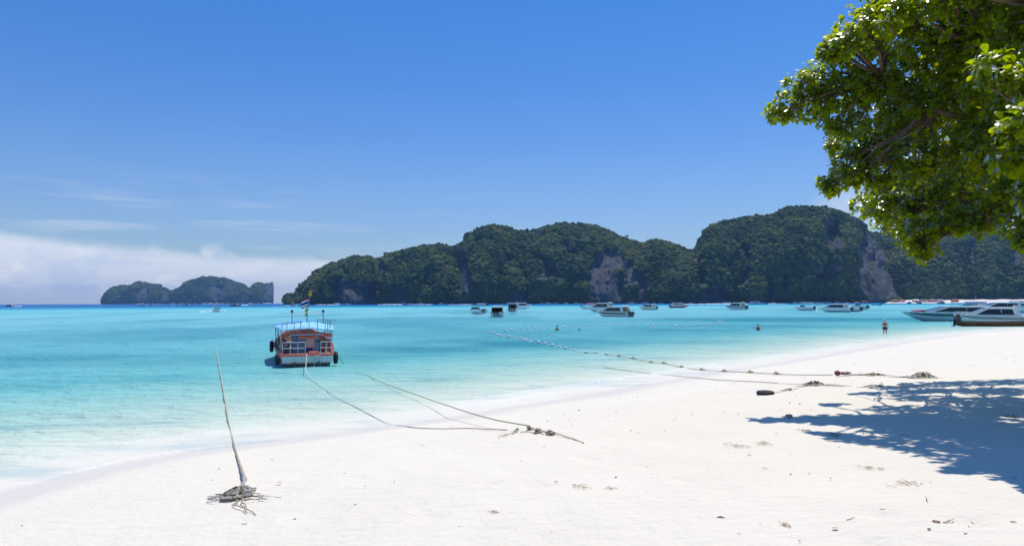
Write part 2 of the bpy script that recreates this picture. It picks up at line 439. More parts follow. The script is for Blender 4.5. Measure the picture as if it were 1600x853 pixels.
# ------------------------------------------------------------------ beach, sea bed and water
def polar(r0, r1, ratio, fine, coarse, amax=54):
    rs = r0 * ratio ** np.arange(int(math.log(r1 / r0) / math.log(ratio)) + 2)
    an = np.concatenate([np.arange(-180, -amax, coarse), np.arange(-amax, amax, fine), np.arange(amax, 180, coarse)])
    an = np.radians(an)
    Rr, A = np.meshgrid(rs, an, indexing='ij')
    return Rr * np.sin(A), Rr * np.cos(A), len(rs), len(an)
def build_beach():
    x, y, nr, nc = polar(1.2, 260, 1.0125, .24, 3.0)
    # rings carry on coarsely to the horizon
    x2, y2, nr2, nc2 = polar(x[-1, 0] ** 1 and float(np.hypot(x[-1, 0], y[-1, 0])) * 1.06, 9300, 1.10, .24, 3.0)
    x = np.vstack([x, x2]); y = np.vstack([y, y2]); nr += nr2
    z = ground(x, y); d = shore_dist(x, y)
    r = np.hypot(x, y)
    dry = np.clip((d - 1.8) / 3.0, 0, 1) * np.clip((120 - r) / 60, 0, 1)
    z = z + dry * .07 * (fbm(x * .55, y * .55, None, 3, 3) - .5)
    z = z + dry * .034 * (fbm(x * 2.6, y * 2.6, None, 9, 3) - .5) * np.clip((50 - r) / 25, 0, 1)
    P = np.stack([x, y, z], -1)
    vd, idv = voro(np.stack([x, y * 1.0, np.zeros_like(x)], -1), .62, 41)      # trodden hollows
    pit = np.exp(-(vd / .30) ** 2) * (idv > .42) * np.clip((26 - r) / 10, 0, 1) * np.clip((d - 3) / 3, 0, 1)
    patchy = np.clip((fbm(x * .22, y * .22, None, 77, 2) - .38) * 5, 0, 1)
    z = z - .055 * pit * patchy + dry * .010 * np.exp(-((vd - .42) / .12) ** 2) * (idv > .42) * patchy
    # swash lines at the waterline and ripple marks under the shallows
    sh = np.clip(-d / 2, 0, 1) * np.clip((40 + d) / 30, 0, 1)
    z = z + sh * .018 * np.sin(d * 5.5 + 3 * fbm(x * .4, y * .4, None, 5, 2))
    n = fbm(x * .35, y * .35, None, 15, 3)
    wet = np.clip(1 - (d - .15 - 1.6 * n) / .9, 0, 1)
    o = np_mesh('beach_sand', np.stack([x, y, z], -1), grid_faces(nr, nc, True), sand_material(), True, {'wet': wet})
    o['kind'] = 'structure'
def build_water():
    x, y, nr, nc = polar(6.5, 150, 1.0105, .24, 4.0)
    x2, y2, nr2, _ = polar(float(np.hypot(x[-1, 0], y[-1, 0])) * 1.03, 9100, 1.045, .24, 4.0)
    x = np.vstack([x, x2]); y = np.vstack([y, y2]); nr += nr2
    d = shore_dist(x, y); m = np.maximum(-d, 0); r = np.hypot(x, y)
    z = np.zeros_like(x)
    am = np.clip(m / 14, 0.08, 1) * np.clip((170 - r) / 120, 0, 1)
    wv = 0
    for k, (lam, ang, a) in enumerate(((3.4, -14, .032), (2.1, 8, .022), (1.35, -30, .013), (5.8, -4, .034))):
        dx, dy = math.sin(R(ang)), math.cos(R(ang))
        ph = (x * dx + y * dy) * 2 * math.pi / lam + 4.5 * fbm(x / (lam * 3), y / (lam * 3), None, 20 + k, 2)
        w_ = 1 - np.abs(np.sin(ph / 2)) ** .8 * 2
        wv = wv + a * w_ * (.4 + 1.2 * vn(x / (lam * 2.2), y / (lam * 2.2), None, 60 + k))
    z = z + am * wv
    # small breakers running in along the shore
    nz = fbm(x * .14, y * .14, None, 33, 2)
    wl = np.hypot((x - W(850, 625).x) / 3.2, (y - W(850, 625).y) / 3.0)
    brk = np.exp(-wl ** 2) * np.exp(-((m - .9 - nz) / .30) ** 2) * 1.1 + np.exp(-((m - 1.5 - 1.4 * nz) / .22) ** 2) * np.clip((vn(x * .22, y * .22, None, 88) - .35) * 2.4, 0, 1)
    z = z + .055 * brk * (d < 0)
    foam = np.clip(brk * 1.15, 0, 1) * .8
    foam = np.maximum(foam, np.exp(-((m - .10 - .25 * fbm(x * 1.3, y * 1.3, None, 35, 2)) / .09) ** 2) * 1.0 * (d < .1) * np.clip(vn(x * .5, y * .5, None, 95) * 2.2 - .3, 0, 1))
    foam = np.maximum(foam, .22 * np.exp(-((m - 3.4 - 2 * nz) / .25) ** 2) * np.clip((vn(x * .3, y * .3, None, 91) - .5) * 3, 0, 1))
    z = z + .02 * np.clip(1 - m / 1.0, 0, 1)
    # darker patches: reef and weed stretched along the bay, one by the boat's stern
    q = fbm(x / 17, y / 34, None, 51, 4)
    reef_and_dark = np.clip((q - .50) * 5.0, 0, 1) * np.clip((m - 9) / 12, 0, 1) * np.clip((330 - m) / 120, 0, 1)
    def blob(px, py, sx, sy, k, ang=0.0):
        c = W(px, py); ux = (x - c.x) / sx; uy = (y - c.y) / sy
        return 1.35 * k * np.exp(-(ux * ux + uy * uy)) * (.35 + 1.1 * fbm(x / 5, y / 6, None, 71, 3))
    reef_and_dark = reef_and_dark * .55
    for a in ((650, 545, 7, 7, .65), (800, 535, 9, 8, .8), (900, 533, 8, 7, .65), (480, 578, 3, 3.0, .2), (1010, 530, 8, 8, .5), (1080, 516, 14, 12, .6), (1260, 499, 30, 16, 1.1), (1180, 510, 18, 12, .6),
              (80, 560, 8, 5, .45), (280, 560, 7, 5, .4), (560, 556, 5, 6, .45), (700, 520, 14, 12, .35), (20, 600, 3.2, 2.2, .3), (230, 592, 3.2, 2, .25)):
        reef_and_dark = np.maximum(reef_and_dark, blob(*a))
    cc = W(90, 488.7); reef_and_dark = np.maximum(reef_and_dark, .8 * np.exp(-((y - cc.y - .35 * (x - cc.x)) / 9) ** 2) * np.exp(-((x - cc.x) / 60) ** 2))  # narrow dark streak across the water at left, in the same mask
    off = np.log10(1 + m * (1 + .22 * (fbm(x / 9, y / 9, None, 13, 3) - .5)) + np.clip(m - 300, 0, 1e9) * .5 * (fbm(x / 150, y / 60, None, 14, 2) - .5)) / 4
    o = np_mesh('sea_water', np.stack([x, y, z], -1), grid_faces(nr, nc, True), water_material(), True,
                {'off': off, 'reef_and_dark': np.clip(reef_and_dark, 0, 1), 'foam': foam})
    o['kind'] = 'structure'
build_beach(); build_water()

# ------------------------------------------------------------------ limestone hills
def normals(P):
    du = np.gradient(P, axis=1); dv = np.gradient(P, axis=0)
    n = np.cross(du, dv); L = np.linalg.norm(n, axis=-1, keepdims=True)
    return n / np.maximum(L, 1e-9)
def crown_material():
    m = bpy.data.materials.new('jungle_crown'); m.use_nodes = True; t = NT(m.node_tree)
    g = t.n('ShaderNodeNewGeometry'); pos = g.outputs['Position']; oi = t.n('ShaderNodeObjectInfo')
    n1 = t.noise(pos, .011, 5, .6); n3 = t.noise(pos, .9, 4, .75)
    f = t.math('ADD', t.math('MULTIPLY', oi.outputs['Random'], .42), t.math('MULTIPLY', t.smooth(n1, .30, .70), .58))
    c = t.ramp(f, [(.10, (.020, .046, .014)), (.34, (.050, .086, .018)), (.55, (.100, .145, .024)), (.74, (.17, .21, .034)), (.92, (.23, .20, .085))])
    c = t.mix(1.0, c, t.ramp(n3, [(.3, .45), (.7, 1.5)]), 'MULTIPLY')
    p = t.n('ShaderNodeBsdfPrincipled'); t.l(c, p.inputs['Base Color']); p.inputs['Roughness'].default_value = .85; p.inputs['Specular IOR Level'].default_value = .15
    b = t.n('ShaderNodeBump'); b.inputs['Strength'].default_value = 1.0; b.inputs['Distance'].default_value = 1.6
    t.l(n3, b.inputs['Height']); t.l(b.outputs[0], p.inputs['Normal'])
    o = t.n('ShaderNodeOutputMaterial'); t.l(p.outputs[0], o.inputs[0]); return m
CROWNM = crown_material()
def crown_nodes():
    ng = bpy.data.node_groups.new('tree_crowns', 'GeometryNodeTree')
    ng.interface.new_socket('Geometry', in_out='INPUT', socket_type='NodeSocketGeometry'); ng.interface.new_socket('Geometry', in_out='OUTPUT', socket_type='NodeSocketGeometry')
    N = ng.nodes; L = ng.links
    gi = N.new('NodeGroupInput'); go = N.new('NodeGroupOutput')
    ico = N.new('GeometryNodeMeshIcoSphere'); ico.inputs['Subdivisions'].default_value = 3
    nz = N.new('ShaderNodeTexNoise'); nz.inputs['Scale'].default_value = 1.5; nz.inputs['Detail'].default_value = 3; nz.inputs['Roughness'].default_value = .65
    ps = N.new('GeometryNodeInputPosition'); L.new(ps.outputs[0], nz.inputs['Vector'])
    ma = N.new('ShaderNodeMath'); ma.operation = 'MULTIPLY_ADD'; L.new(nz.outputs[0], ma.inputs[0]); ma.inputs[1].default_value = 1.5; ma.inputs[2].default_value = .15
    vs = N.new('ShaderNodeVectorMath'); vs.operation = 'SCALE'; L.new(ps.outputs[0], vs.inputs[0]); L.new(ma.outputs[0], vs.inputs['Scale'])
    sp = N.new('GeometryNodeSetPosition'); L.new(ico.outputs[0], sp.inputs['Geometry']); L.new(vs.outputs[0], sp.inputs['Position'])
    sm = N.new('GeometryNodeSetMaterial'); sm.inputs['Material'].default_value = CROWNM; L.new(sp.outputs[0], sm.inputs['Geometry'])
    ip = N.new('GeometryNodeInstanceOnPoints'); L.new(gi.outputs[0], ip.inputs['Points']); L.new(sm.outputs[0], ip.inputs['Instance'])
    na = N.new('GeometryNodeInputNamedAttribute'); na.data_type = 'FLOAT'; na.inputs['Name'].default_value = 'size'
    cb = N.new('ShaderNodeCombineXYZ'); m2 = N.new('ShaderNodeMath'); m2.operation = 'MULTIPLY'; m2.inputs[1].default_value = .80
    L.new(na.outputs[0], m2.inputs[0]); L.new(na.outputs[0], cb.inputs[0]); L.new(na.outputs[0], cb.inputs[1]); L.new(m2.outputs[0], cb.inputs[2])
    L.new(cb.outputs[0], ip.inputs['Scale'])
    rv = N.new('FunctionNodeRandomValue'); rv.data_type = 'FLOAT_VECTOR'; rv.inputs[0].default_value = (-.35, -.35, 0); rv.inputs[1].default_value = (.35, .35, 6.28)
    L.new(rv.outputs[0], ip.inputs['Rotation'])
    L.new(ip.outputs[0], go.inputs[0]); return ng
CNG = crown_nodes()
def canopy(P, rock, seed, scale, dens):
    rg = np.random.default_rng(seed * 31)
    a = P[1:, :-1] - P[:-1, :-1]; b = P[:-1, 1:] - P[:-1, :-1]
    ar = np.linalg.norm(np.cross(a, b), axis=-1) * np.clip(1 - rock[:-1, :-1] * 4.5, 0.006, 1) * (P[:-1, :-1, 2] > 1.0)
    ar[ar > 14 * np.median(ar)] = 0
    n = int(ar.sum() / (30 * scale ** 2) * dens)
    idx = rg.choice(ar.size, n, p=(ar / ar.sum()).ravel()); i, j = np.unravel_index(idx, ar.shape)
    pt = P[i, j] + a[i, j] * rg.random((n, 1)) + b[i, j] * rg.random((n, 1))
    size = (1.5 + 3.6 * rg.random(n) ** 2.2) * scale
    pt[:, 2] += size * .15
    me = bpy.data.meshes.new('jungle_canopy'); me.vertices.add(n); me.vertices.foreach_set('co', pt.astype(np.float32).ravel())
    at_ = me.attributes.new('size', 'FLOAT', 'POINT'); at_.data.foreach_set('value', size.astype(np.float32))
    o = bpy.data.objects.new('jungle_canopy', me); COL.objects.link(o); o['kind'] = 'stuff'
    md = o.modifiers.new('crowns', 'NODES'); md.node_group = CNG
def hill(name, ridge, D0, width, seed, rocks, m, step=1.5, rows=118, scale=1.0, steep=.62, crown=1.0, base_var=60):
    xs = np.arange(ridge[0][0], ridge[-1][0] + .1, step)
    ys = np.interp(xs, [p[0] for p in ridge], [p[1] for p in ridge])
    nb = int(rows * .28)
    th = np.concatenate([np.linspace(0, 1, rows), 1 + np.linspace(0, .8, nb + 1)[1:]])
    rr = np.array([ray(a, b) for a, b in zip(xs, ys)])
    rb = np.array([ray(a, hor(a)) for a in xs])
    D = D0 + base_var * (fbm(xs / 60, xs * 0, None, seed, 3) - .5) * 2
    wd = width * 1.45 * (.55 + .9 * fbm(xs / 90, xs * 0 + 5, None, seed, 2))
    H = np.maximum(CZ + rr[:, 2] * (D + wd), 1.0)
    wd = np.minimum(wd, H * 2.3 + 10)
    H = np.maximum(CZ + rr[:, 2] * (D + wd), 1.0)
    T, Hc = np.meshgrid(th, H, indexing='ij'); Dm = np.broadcast_to(D, T.shape); Wm = np.broadcast_to(wd, T.shape)
    front = T <= 1
    a = np.clip(T, 0, 1)
    hz = Hc * np.where(front, np.sin(a * math.pi / 2) ** steep, np.cos((T - 1) * math.pi / 2) ** .8)
    sdist = np.where(front, Wm * a ** 1.25, Wm * (1 + (T - 1) * 1.2))
    yy = Dm + sdist
    P = np.stack([rb[:, 0][None, :] * yy, yy, hz - .6], -1)
    pxx = np.broadcast_to(xs, T.shape)
    def rockmask(P):
        pyy = hor(pxx) - (P[..., 2] - CZ) / P[..., 1] * F
        rock = np.zeros_like(T); rn = (fbm(pxx / 11, pyy / 24, None, seed + 3, 4) - .5)
        for cx, cy, rx, ry, s_ in rocks:
            rx, ry = rx * 1.3, ry * 1.3
            rock = np.maximum(rock, s_ ** .5 * np.clip(1.65 - ((pxx - cx) / rx) ** 2 - ((pyy - cy) / ry) ** 2 + rn * 2.6, 0, 1) ** .6)
        return np.maximum(rock, .45 * np.clip((fbm(pxx / 20, pyy / 34, None, seed + 6, 3) - .66) * 9, 0, 1) * front)
    rk0 = rockmask(P)[..., None]
    # spurs and gullies running down the face
    gu = 1 - np.abs(2 * fbm(pxx / 58 + hz / 260, hz / 320, None, seed + 61, 3) - 1) * 2.0
    gu2 = 1 - np.abs(2 * fbm(pxx / 22 - hz / 150, hz / 160, None, seed + 64, 2) - 1) * 2.0
    ev = (np.clip(hz / 25, 0, 1) * np.clip((Hc - hz) / 30, 0, 1) * front)
    P[..., 1] -= (gu * 34 + gu2 * 13) * ev * scale * (1 - .6 * rk0[..., 0])
    N = normals(P); N = np.where((N[..., 1:2] > 0) & front[..., None] & (N[..., 2:3] < .3), -N, N)
    if N[rows // 2, :, 2].mean() < 0: N = -normals(P)
    else: N = normals(P)
    env = np.clip(np.minimum(hz, Hc) / (45 * scale), 0, 1)[..., None]
    def bump(cell, amp, sd, rnd=.6):
        v, idv = voro(P, cell * scale, sd)
        return ((1 - np.clip(v / .95, 0, 1) ** 2) * (1 - rnd + rnd * idv) * amp * scale)[..., None], idv
    b, _ = bump(95, 20, seed + 10); P = P + N * b * env * (1 - .8 * rk0); N2 = normals(P); N = N2 if N2[rows // 2, :, 2].mean() > 0 else -N2
    b, _ = bump(40, 16, seed + 20); P = P + N * b * env * (1 - .85 * rk0); N2 = normals(P); N = N2 if N2[rows // 2, :, 2].mean() > 0 else -N2
    # the ridge keeps the skyline of the place
    sl = (P[..., 2] - CZ) / P[..., 1]
    peak = sl[rows // 3:].max(0); want = rr[:, 2] - .0016 + .0022 * (fbm(xs / 5.5, xs * 0, None, seed + 70, 3) - .5)
    k = np.clip((want + .002) / np.maximum(peak + .002, 1e-4), .3, 1.6)
    ker = np.ones(3) / 3; k = np.convolve(np.pad(k, 1, mode='edge'), ker, 'valid')
    P[..., 2] = P[..., 2] * k[None, :]
    N2 = normals(P); N = N2 if N2[rows // 2, :, 2].mean() > 0 else -N2
    # bare rock faces
    rock = rockmask(P)
    rock = np.maximum(rock, .9 * np.clip((2.6 - P[..., 2]) / 1.5, 0, 1))
    v1, idv = voro(P, 13 * scale, seed + 30)
    v2, id2 = voro(P, 7.0 * scale, seed + 40)
    cr = (1 - np.clip(v1 / .9, 0, 1) ** 2) * (.45 + .55 * idv) * 5.8 + (1 - np.clip(v2 / .9, 0, 1) ** 2) * (.4 + .6 * id2) * 3.0
    cr = cr * crown * scale * (1 - rock * .92) * np.clip(hz / (10 * scale), 0, 1)
    rk = rock * (fbm(P[..., 0] / (9 * scale), P[..., 1] / (9 * scale), P[..., 2] / (70 * scale), seed + 50, 4) - .5) * 9 * scale
    P = P + N * (cr + rk - rock * 4 * scale)[..., None]
    tint = .55 * idv + .45 * id2
    pz = np.clip(1 - hz / np.maximum(Hc, 1), 0, 1)
    tint = np.clip(tint * .8 + .25 * pz ** 2, 0, 1)
    o = np_mesh(name, P, grid_faces(*T.shape), m, False, {'rock': rock, 'tint': tint})
    o['kind'] = 'structure'
    canopy(P, rock, seed, scale, crown)
    return o
HM = hill_material('jungle_and_limestone')
hill('distant_hill', [(1300, 480), (1320, 400), (1340, 366), (1362, 364), (1380, 368), (1400, 362), (1425, 357), (1460, 360), (1500, 357), (1550, 361), (1600, 358), (1680, 350), (1760, 362), (1850, 390), (1960, 430), (2050, 471)],
     1420, 340, 5, [(1500, 388, 14, 14, .5), (1570, 400, 10, 12, .5)], HM, step=1.9, rows=140, steep=.95)
hill('hill', [(443, 474), (447, 470), (452, 461), (458, 463), (470, 456), (480, 448), (490, 440), (503, 427), (520, 415), (540, 406), (556, 402), (572, 403), (583, 409), (592, 409), (600, 401), (625, 394), (650, 388), (680, 384), (700, 386), (712, 394), (735, 405), (770, 430), (800, 473)],
     1430, 190, 1, [(545, 458, 16, 14, .85), (575, 462, 14, 12, .8), (625, 460, 10, 10, .6), (680, 452, 12, 18, .8), (600, 425, 9, 9, .5), (478, 466, 6, 6, .6)], HM, steep=.78)
hill('hill', [(655, 474), (672, 440), (690, 412), (706, 398), (715, 391), (728, 381), (738, 374), (742, 365), (752, 358), (765, 354), (778, 353), (795, 359), (810, 363), (835, 361), (858, 355), (880, 350), (905, 350), (925, 354), (945, 362), (970, 372), (990, 379), (1004, 383), (1014, 379), (1025, 376), (1040, 380), (1058, 388), (1070, 402), (1085, 425), (1100, 450), (1112, 474)],
     1400, 230, 2, [(722, 428, 13, 20, .95), (775, 438, 9, 15, .7), (865, 424, 15, 11, .8), (935, 440, 16, 24, .85), (958, 455, 14, 17, .9), (950, 408, 22, 10, .55), (985, 425, 10, 16, .9), (1002, 442, 8, 18, .9), (810, 466, 11, 7, .8), (895, 392, 12, 8, .6)], HM, steep=.82)
hill('hill', [(1022, 474), (1040, 440), (1055, 412), (1066, 400), (1075, 397), (1090, 391), (1101, 386), (1106, 375), (1114, 362), (1126, 351), (1140, 346), (1165, 342), (1190, 338), (1204, 340), (1216, 336), (1226, 329), (1245, 325), (1262, 325), (1280, 326), (1296, 332), (1314, 340), (1330, 352), (1345, 357), (1362, 366), (1376, 384), (1388, 410), (1396, 440), (1402, 474)],
     1340, 230, 3, [(1350, 415, 26, 34, 1.0), (1372, 435, 20, 26, 1.0), (1335, 392, 14, 20, .9), (1282, 365, 14, 16, .7), (1090, 432, 12, 10, .9), (1165, 415, 10, 20, .75), (1155, 432, 9, 10, .6), (1108, 462, 18, 9, .9), (1270, 428, 20, 9, .75), (1196, 455, 7, 16, .8), (1230, 440, 6, 10, .7)], HM, steep=.80)
HF = hill_material('hazy_island_limestone', True)
hill('distant_island', [(160, 478), (163, 475), (164.5, 465), (166.5, 468), (169, 466), (175, 458), (185, 449), (197, 446), (208, 447), (213, 449), (218, 441), (225, 441), (232, 444), (240, 443), (248, 448), (262, 456), (270, 457), (285, 450), (298, 440), (312, 435), (332, 432), (350, 435), (366, 440), (378, 446), (383, 450), (385, 456), (398, 449), (405, 443), (409, 446), (418, 441), (424, 439), (426.5, 446), (427.5, 476)],
     4300, 300, 8, [(421, 460, 6, 14, .9), (340, 455, 12, 8, .5), (230, 462, 8, 8, .5)], HF, step=.8, rows=90, scale=1.6, steep=.55, base_var=50)

# ------------------------------------------------------------------ haze
def build_haze():
    m = bpy.data.materials.new('sea_air'); m.use_nodes = True; t = NT(m.node_tree)
    v = t.n('ShaderNodeVolumePrincipled'); v.inputs['Color'].default_value = (.27, .54, 1.0, 1)
    v.inputs['Density'].default_value = 7.8e-5; v.inputs['Anisotropy'].default_value = 0.15
    o = t.n('ShaderNodeOutputMaterial'); t.l(v.outputs[0], o.inputs['Volume'])
    b = MB(); b.box((0, 0, 104), (19400, 19400, 256))
    o = b.build('haze', m); o['kind'] = 'stuff'


build_haze()

# ------------------------------------------------------------------ paints and fabrics
white = mat('white_gelcoat', (.80, .80, .78), .25, .05, 3, dirt=.15)
offw = mat('off_white_paint', (.70, .70, .66), .45, .08, 4, dirt=.3)
cream = mat('cream_gelcoat', (.74, .68, .52), .35, .06, 3)
red = mat('red_paint', (.55, .035, .03), .4, .15, 3, dirt=.25)
orange = mat('faded_orange_paint', (.80, .17, .08), .55, .2, 3, dirt=.3)
pink = mat('faded_pink_board', (.62, .36, .28), .7, .15, 4)
navy = mat('navy_canvas', (.02, .05, .18), .7, .2, 4)
blue = mat('blue_canvas', (.03, .16, .50), .7, .2, 4)
skyb = mat('pale_blue_canvas', (.27, .62, .78), .75, .12, 2.5, dirt=.15)
midb = mat('mid_blue_tarpaulin', (.10, .36, .74), .6, .12, 3)
cabinb = mat('grey_blue_paint', (.13, .21, .32), .55, .2, 3, dirt=.4)
dark = mat('dark_glass', (.012, .015, .02), .08, .2, 3)
black = mat('black_rubber', (.018, .018, .02), .75, .3, 9, bump=.3)
dkgrey = mat('dark_grey_metal', (.06, .065, .07), .45, .3, 6)
steel = mat('painted_steel_rail', (.62, .66, .68), .35, .12, 6, metal=.2)
greyrail = mat('weathered_rail', (.20, .25, .30), .5, .25, 6)
brown = mat('varnished_brown_planks', (.15, .062, .022), .45, .35, 2.2, bump=.3, dirt=.3)
dkwood = mat('dark_wet_wood', (.06, .035, .02), .6, .35, 3, bump=.3)
deckm = mat('worn_deck_boards', (.36, .22, .15), .7, .25, 3, dirt=.4)
lifej = mat('orange_life_jacket', (.85, .13, .03), .7, .2, 14)
redcan = mat('red_canvas', (.62, .03, .04), .7, .2, 4)
yellow = mat('yellow_cloth', (.70, .62, .04), .8, .1, 9)
gold = mat('orange_garland', (.80, .36, .05), .8, .3, 20)
flagred = mat('flag_red', (.62, .02, .04), .8, .08, 9); flagwhite = mat('flag_white', (.8, .8, .8), .8, .05, 9); flagblue = mat('flag_blue', (.03, .04, .28), .8, .08, 9)
magenta = mat('magenta_cushion', (.62, .03, .16), .7, .2, 9)
skin = mat('tanned_skin', (.55, .27, .16), .55, .12, 6); skin2 = mat('sunburnt_skin', (.50, .26, .18), .55, .12, 6)
hairm = mat('dark_hair', (.02, .014, .01), .6, .2, 30)
clothr = mat('rust_swimwear', (.42, .07, .05), .8, .2, 12); clothw = mat('white_cap_cloth', (.8, .8, .78), .8, .05, 9); clothk = mat('dark_swimwear', (.02, .02, .03), .8, .2, 9)
ropem = mat('sun_bleached_rope', (.70, .61, .45), .9, .4, 26, bump=1.0)
ropeo = mat('old_brown_rope', (.30, .23, .14), .9, .4, 24, bump=1.0)
ropeg = mat('olive_green_rope', (.30, .33, .14), .9, .3, 20, bump=.8)
ropew = mat('white_nylon_rope', (.72, .72, .68), .8, .15, 20, bump=.5)
roped = mat('weedy_brown_rope', (.20, .15, .09), .95, .5, 22, bump=1.0)
bleached = mat('frayed_fibre', (.84, .78, .65), .95, .35, 30, bump=1.0)
floatw = mat('white_float', (.80, .80, .77), .5, .08, 12); floaty = mat('yellowed_float', (.62, .54, .30), .7, .35, 16)
foamm = mat('sea_foam', (.86, .88, .88), .95, .04, 2)
stonem = mat('pinkish_stone', (.52, .42, .36), .85, .2, 12, bump=.5)
weedm = mat('dry_brown_weed', (.17, .11, .06), .95, .4, 30); strawm = mat('tan_weed_fibre', (.62, .48, .32), .95, .3, 30)
leafd = mat('dead_leaf', (.22, .10, .04), .8, .35, 18)
teal = mat('teal_striped_paint', (.04, .20, .22), .4, .2, 3)

# ------------------------------------------------------------------ moored tour boat (stern towards the beach)
def hull_sec(y, hw, zg, keel, flare=.78, n=5):
    """closed cross-section: gunwale left -> keel -> gunwale right"""
    h = zg - keel; pts = [(-hw, y, zg), (-hw * (.5 + .5 * flare), y, keel + h * .62), (-hw * flare, y, keel + h * .33), (-hw * flare * .45, y, keel + h * .07), (0, y, keel)]
    return pts + [(-p[0], p[1], p[2]) for p in pts[-2::-1]]
def tour_boat():
    sx, sy = 480, 572
    p = W(sx, sy); rz = R(19.3)
    b = thing('wooden_tour_boat', 'red and orange wooden tour boat under pale blue canopy, moored stern to the beach', 'tour boat', p, rz)
    L = 11.2
    ts = [0, .06, .15, .3, .45, .6, .75, .87, .95, 1.0]
    hws = [1.22, 1.28, 1.38, 1.54, 1.60, 1.50, 1.22, .80, .38, .06]
    zgs = [.56, .60, .66, .74, .84, .98, 1.18, 1.42, 1.64, 1.85]
    kl = [-.25, -.35, -.4, -.42, -.42, -.4, -.34, -.15, .4, 1.2]
    secs = [hull_sec(t * L, h, z, k) for t, h, z, k in zip(ts, hws, zgs, kl)]
    m = MB(); m.loft(secs, close=False, caps=False)
    m.add(secs[0], [tuple(range(9))])
    hull = m.build('hull', orange, b, True)
    # inner side and deck
    ins = [[(-h + .07, t * L + (.05 if t == 0 else 0), z - .01), (-h * .86, t * L + (.05 if t == 0 else 0), .38 + max(0, z - .9) * .8), (h * .86, t * L + (.05 if t == 0 else 0), .38 + max(0, z - .9) * .8), (h - .07, t * L + (.05 if t == 0 else 0), z - .01)] for t, h, z in zip(ts[:9], hws, zgs)]
    MB().loft(ins, close=False, caps=False).build('deck', deckm, b)
    for s in (-1, 1):
        MB().tube([(s * (h + .0), t * L, z + .02) for t, h, z in zip(ts, hws, zgs)], .055, 6).build('gunwale', red, b, True)
        MB().tube([(s * (h * .96), t * L + .02, z * .70) for t, h, z in zip(ts, hws, zgs)], .03, 5).build('rubbing_strake', offw, hull, True)
    # white transom platform with red edge
    tr = MB(); tr.box((0, -.06, .36), (2.46, .16, .36), bev=.02); tro = tr.build('transom', offw, b)
    MB().box((0, -.06, .565), (2.6, .30, .05), bev=.015).build('edge_board', red, tro)
    MB().box((0, .42, .60), (2.36, .74, .05), bev=.01).build('stern_deck', deckm, b)
    for x in (-.6, .55): MB().box((x, -.02, 0), (.14, .5, .42), bev=.02).build('rudder', dkgrey, b)
    MB().loft([[(q[1][0] * 1.0 if 0 else q[2][0] * 1.06, q[2][1] - .012, q[2][2] + .10)] + [(v[0] * 1.03, v[1] - .012, v[2] - .012) for v in q[2:7]] + [(q[6][0] * 1.06, q[6][1] - .012, q[6][2] + .10)] for q in secs[:7]], close=False, caps=True).build('hull_bottom', dkgrey, hull, True)
    # wheelhouse box at the stern
    wh = MB(); wh.box((-.05, 1.55, 1.06), (1.36, 1.5, .86), bev=.03); who = wh.build('wheelhouse', cabinb, b)
    MB().box((-.05, 1.53, 1.545), (1.60, 1.70, .07), bev=.02).build('roof', cabinb, who)
    MB().box((.16, .785, 1.12), (.42, .05, .50), bev=.04).build('faded_panel', pink, who)
    MB().box((.14, .780, .76), (.30, .04, .26), bev=.01).build('hatch', navy, who)
    MB().box((.05, .785, 1.425), (1.0, .035, .13), bev=.01).build('name_board', orange, who)
    for x in (-.50, .60): MB().box((x, .782, 1.2), (.16, .03, .14)).build('window', dark, who)
    for s in (-1, 1):
        for k in range(2): MB().box((-.05 + s * .69, 1.2 + k * .65, 1.28), (.03, .42, .26)).build('window', dark, who)
    MB().box((.32, .30, .66), (.5, .30, .12), bev=.02).build('step_box', orange, b)
    # side benches
    for s in (-1, 1):
        MB().box((s * 1.05, 4.6, .78), (.36, 5.0, .08), bev=.01).box((s * .98, 4.6, .58), (.05, 4.9, .36)).build('bench', orange, b)
    # canopy frame and cloth
    pn = [1.0, 2.5, 4.1, 5.7, 7.3]
    for s in (-1, 1):
        for y in pn:
            h = np.interp(y / L, ts, hws); z = np.interp(y / L, ts, zgs)
            MB().tube([(s * h * .95, y, z), (s * (h * .97), y, 1.78)], .024, 5).build('canopy_post', greyrail if y > 1.2 else steel, b, True)
        MB().tube([(s * np.interp(y / L, ts, hws) * .97, y, 1.78) for y in np.linspace(.9, 7.5, 9)], .026, 5).build('top_rail', greyrail, b, True)
    vs = []; ny, nx = 15, 13
    for i in range(ny):
        y = 1.55 + 5.9 * i / (ny - 1); h = np.interp(y / L, ts, hws) * 1.0
        for j in range(nx):
            u = -1 + 2 * j / (nx - 1)
            z = 1.80 + .32 * math.cos(u * 1.25) - .05 * abs(math.sin(i * math.pi / 3.5)) + .015 * math.sin(5 * u + i)
            vs.append((u * h * 1.03 + .02 * math.sin(i * 2.1), y, z))
    fs = [(i * nx + j, i * nx + j + 1, (i + 1) * nx + j + 1, (i + 1) * nx + j) for i in range(ny - 1) for j in range(nx - 1)]
    cm = MB().add(vs, fs); cv = cm.build('canopy', skyb, b, True)
    so = cv.modifiers.new('thick', 'SOLIDIFY'); so.thickness = .02
    aw = MB(); va = []
    for i in range(4):
        for j in range(nx):
            u = -1 + 2 * j / (nx - 1); k = i / 3
            va.append((u * 1.40 * (1 + .02 * k), 1.55 - .60 * k, 1.80 + .32 * math.cos(u * 1.25) - .27 * k * (.55 + .45 * math.cos(u * 1.3)) + .012 * math.sin(j * 2.2) * k))
    aw.add(va, [(i * nx + j, i * nx + j + 1, (i + 1) * nx + j + 1, (i + 1) * nx + j) for i in range(3) for j in range(nx - 1)])
    awo = aw.build('awning_flap', skyb, cv, True); so = awo.modifiers.new('thick', 'SOLIDIFY'); so.thickness = .02
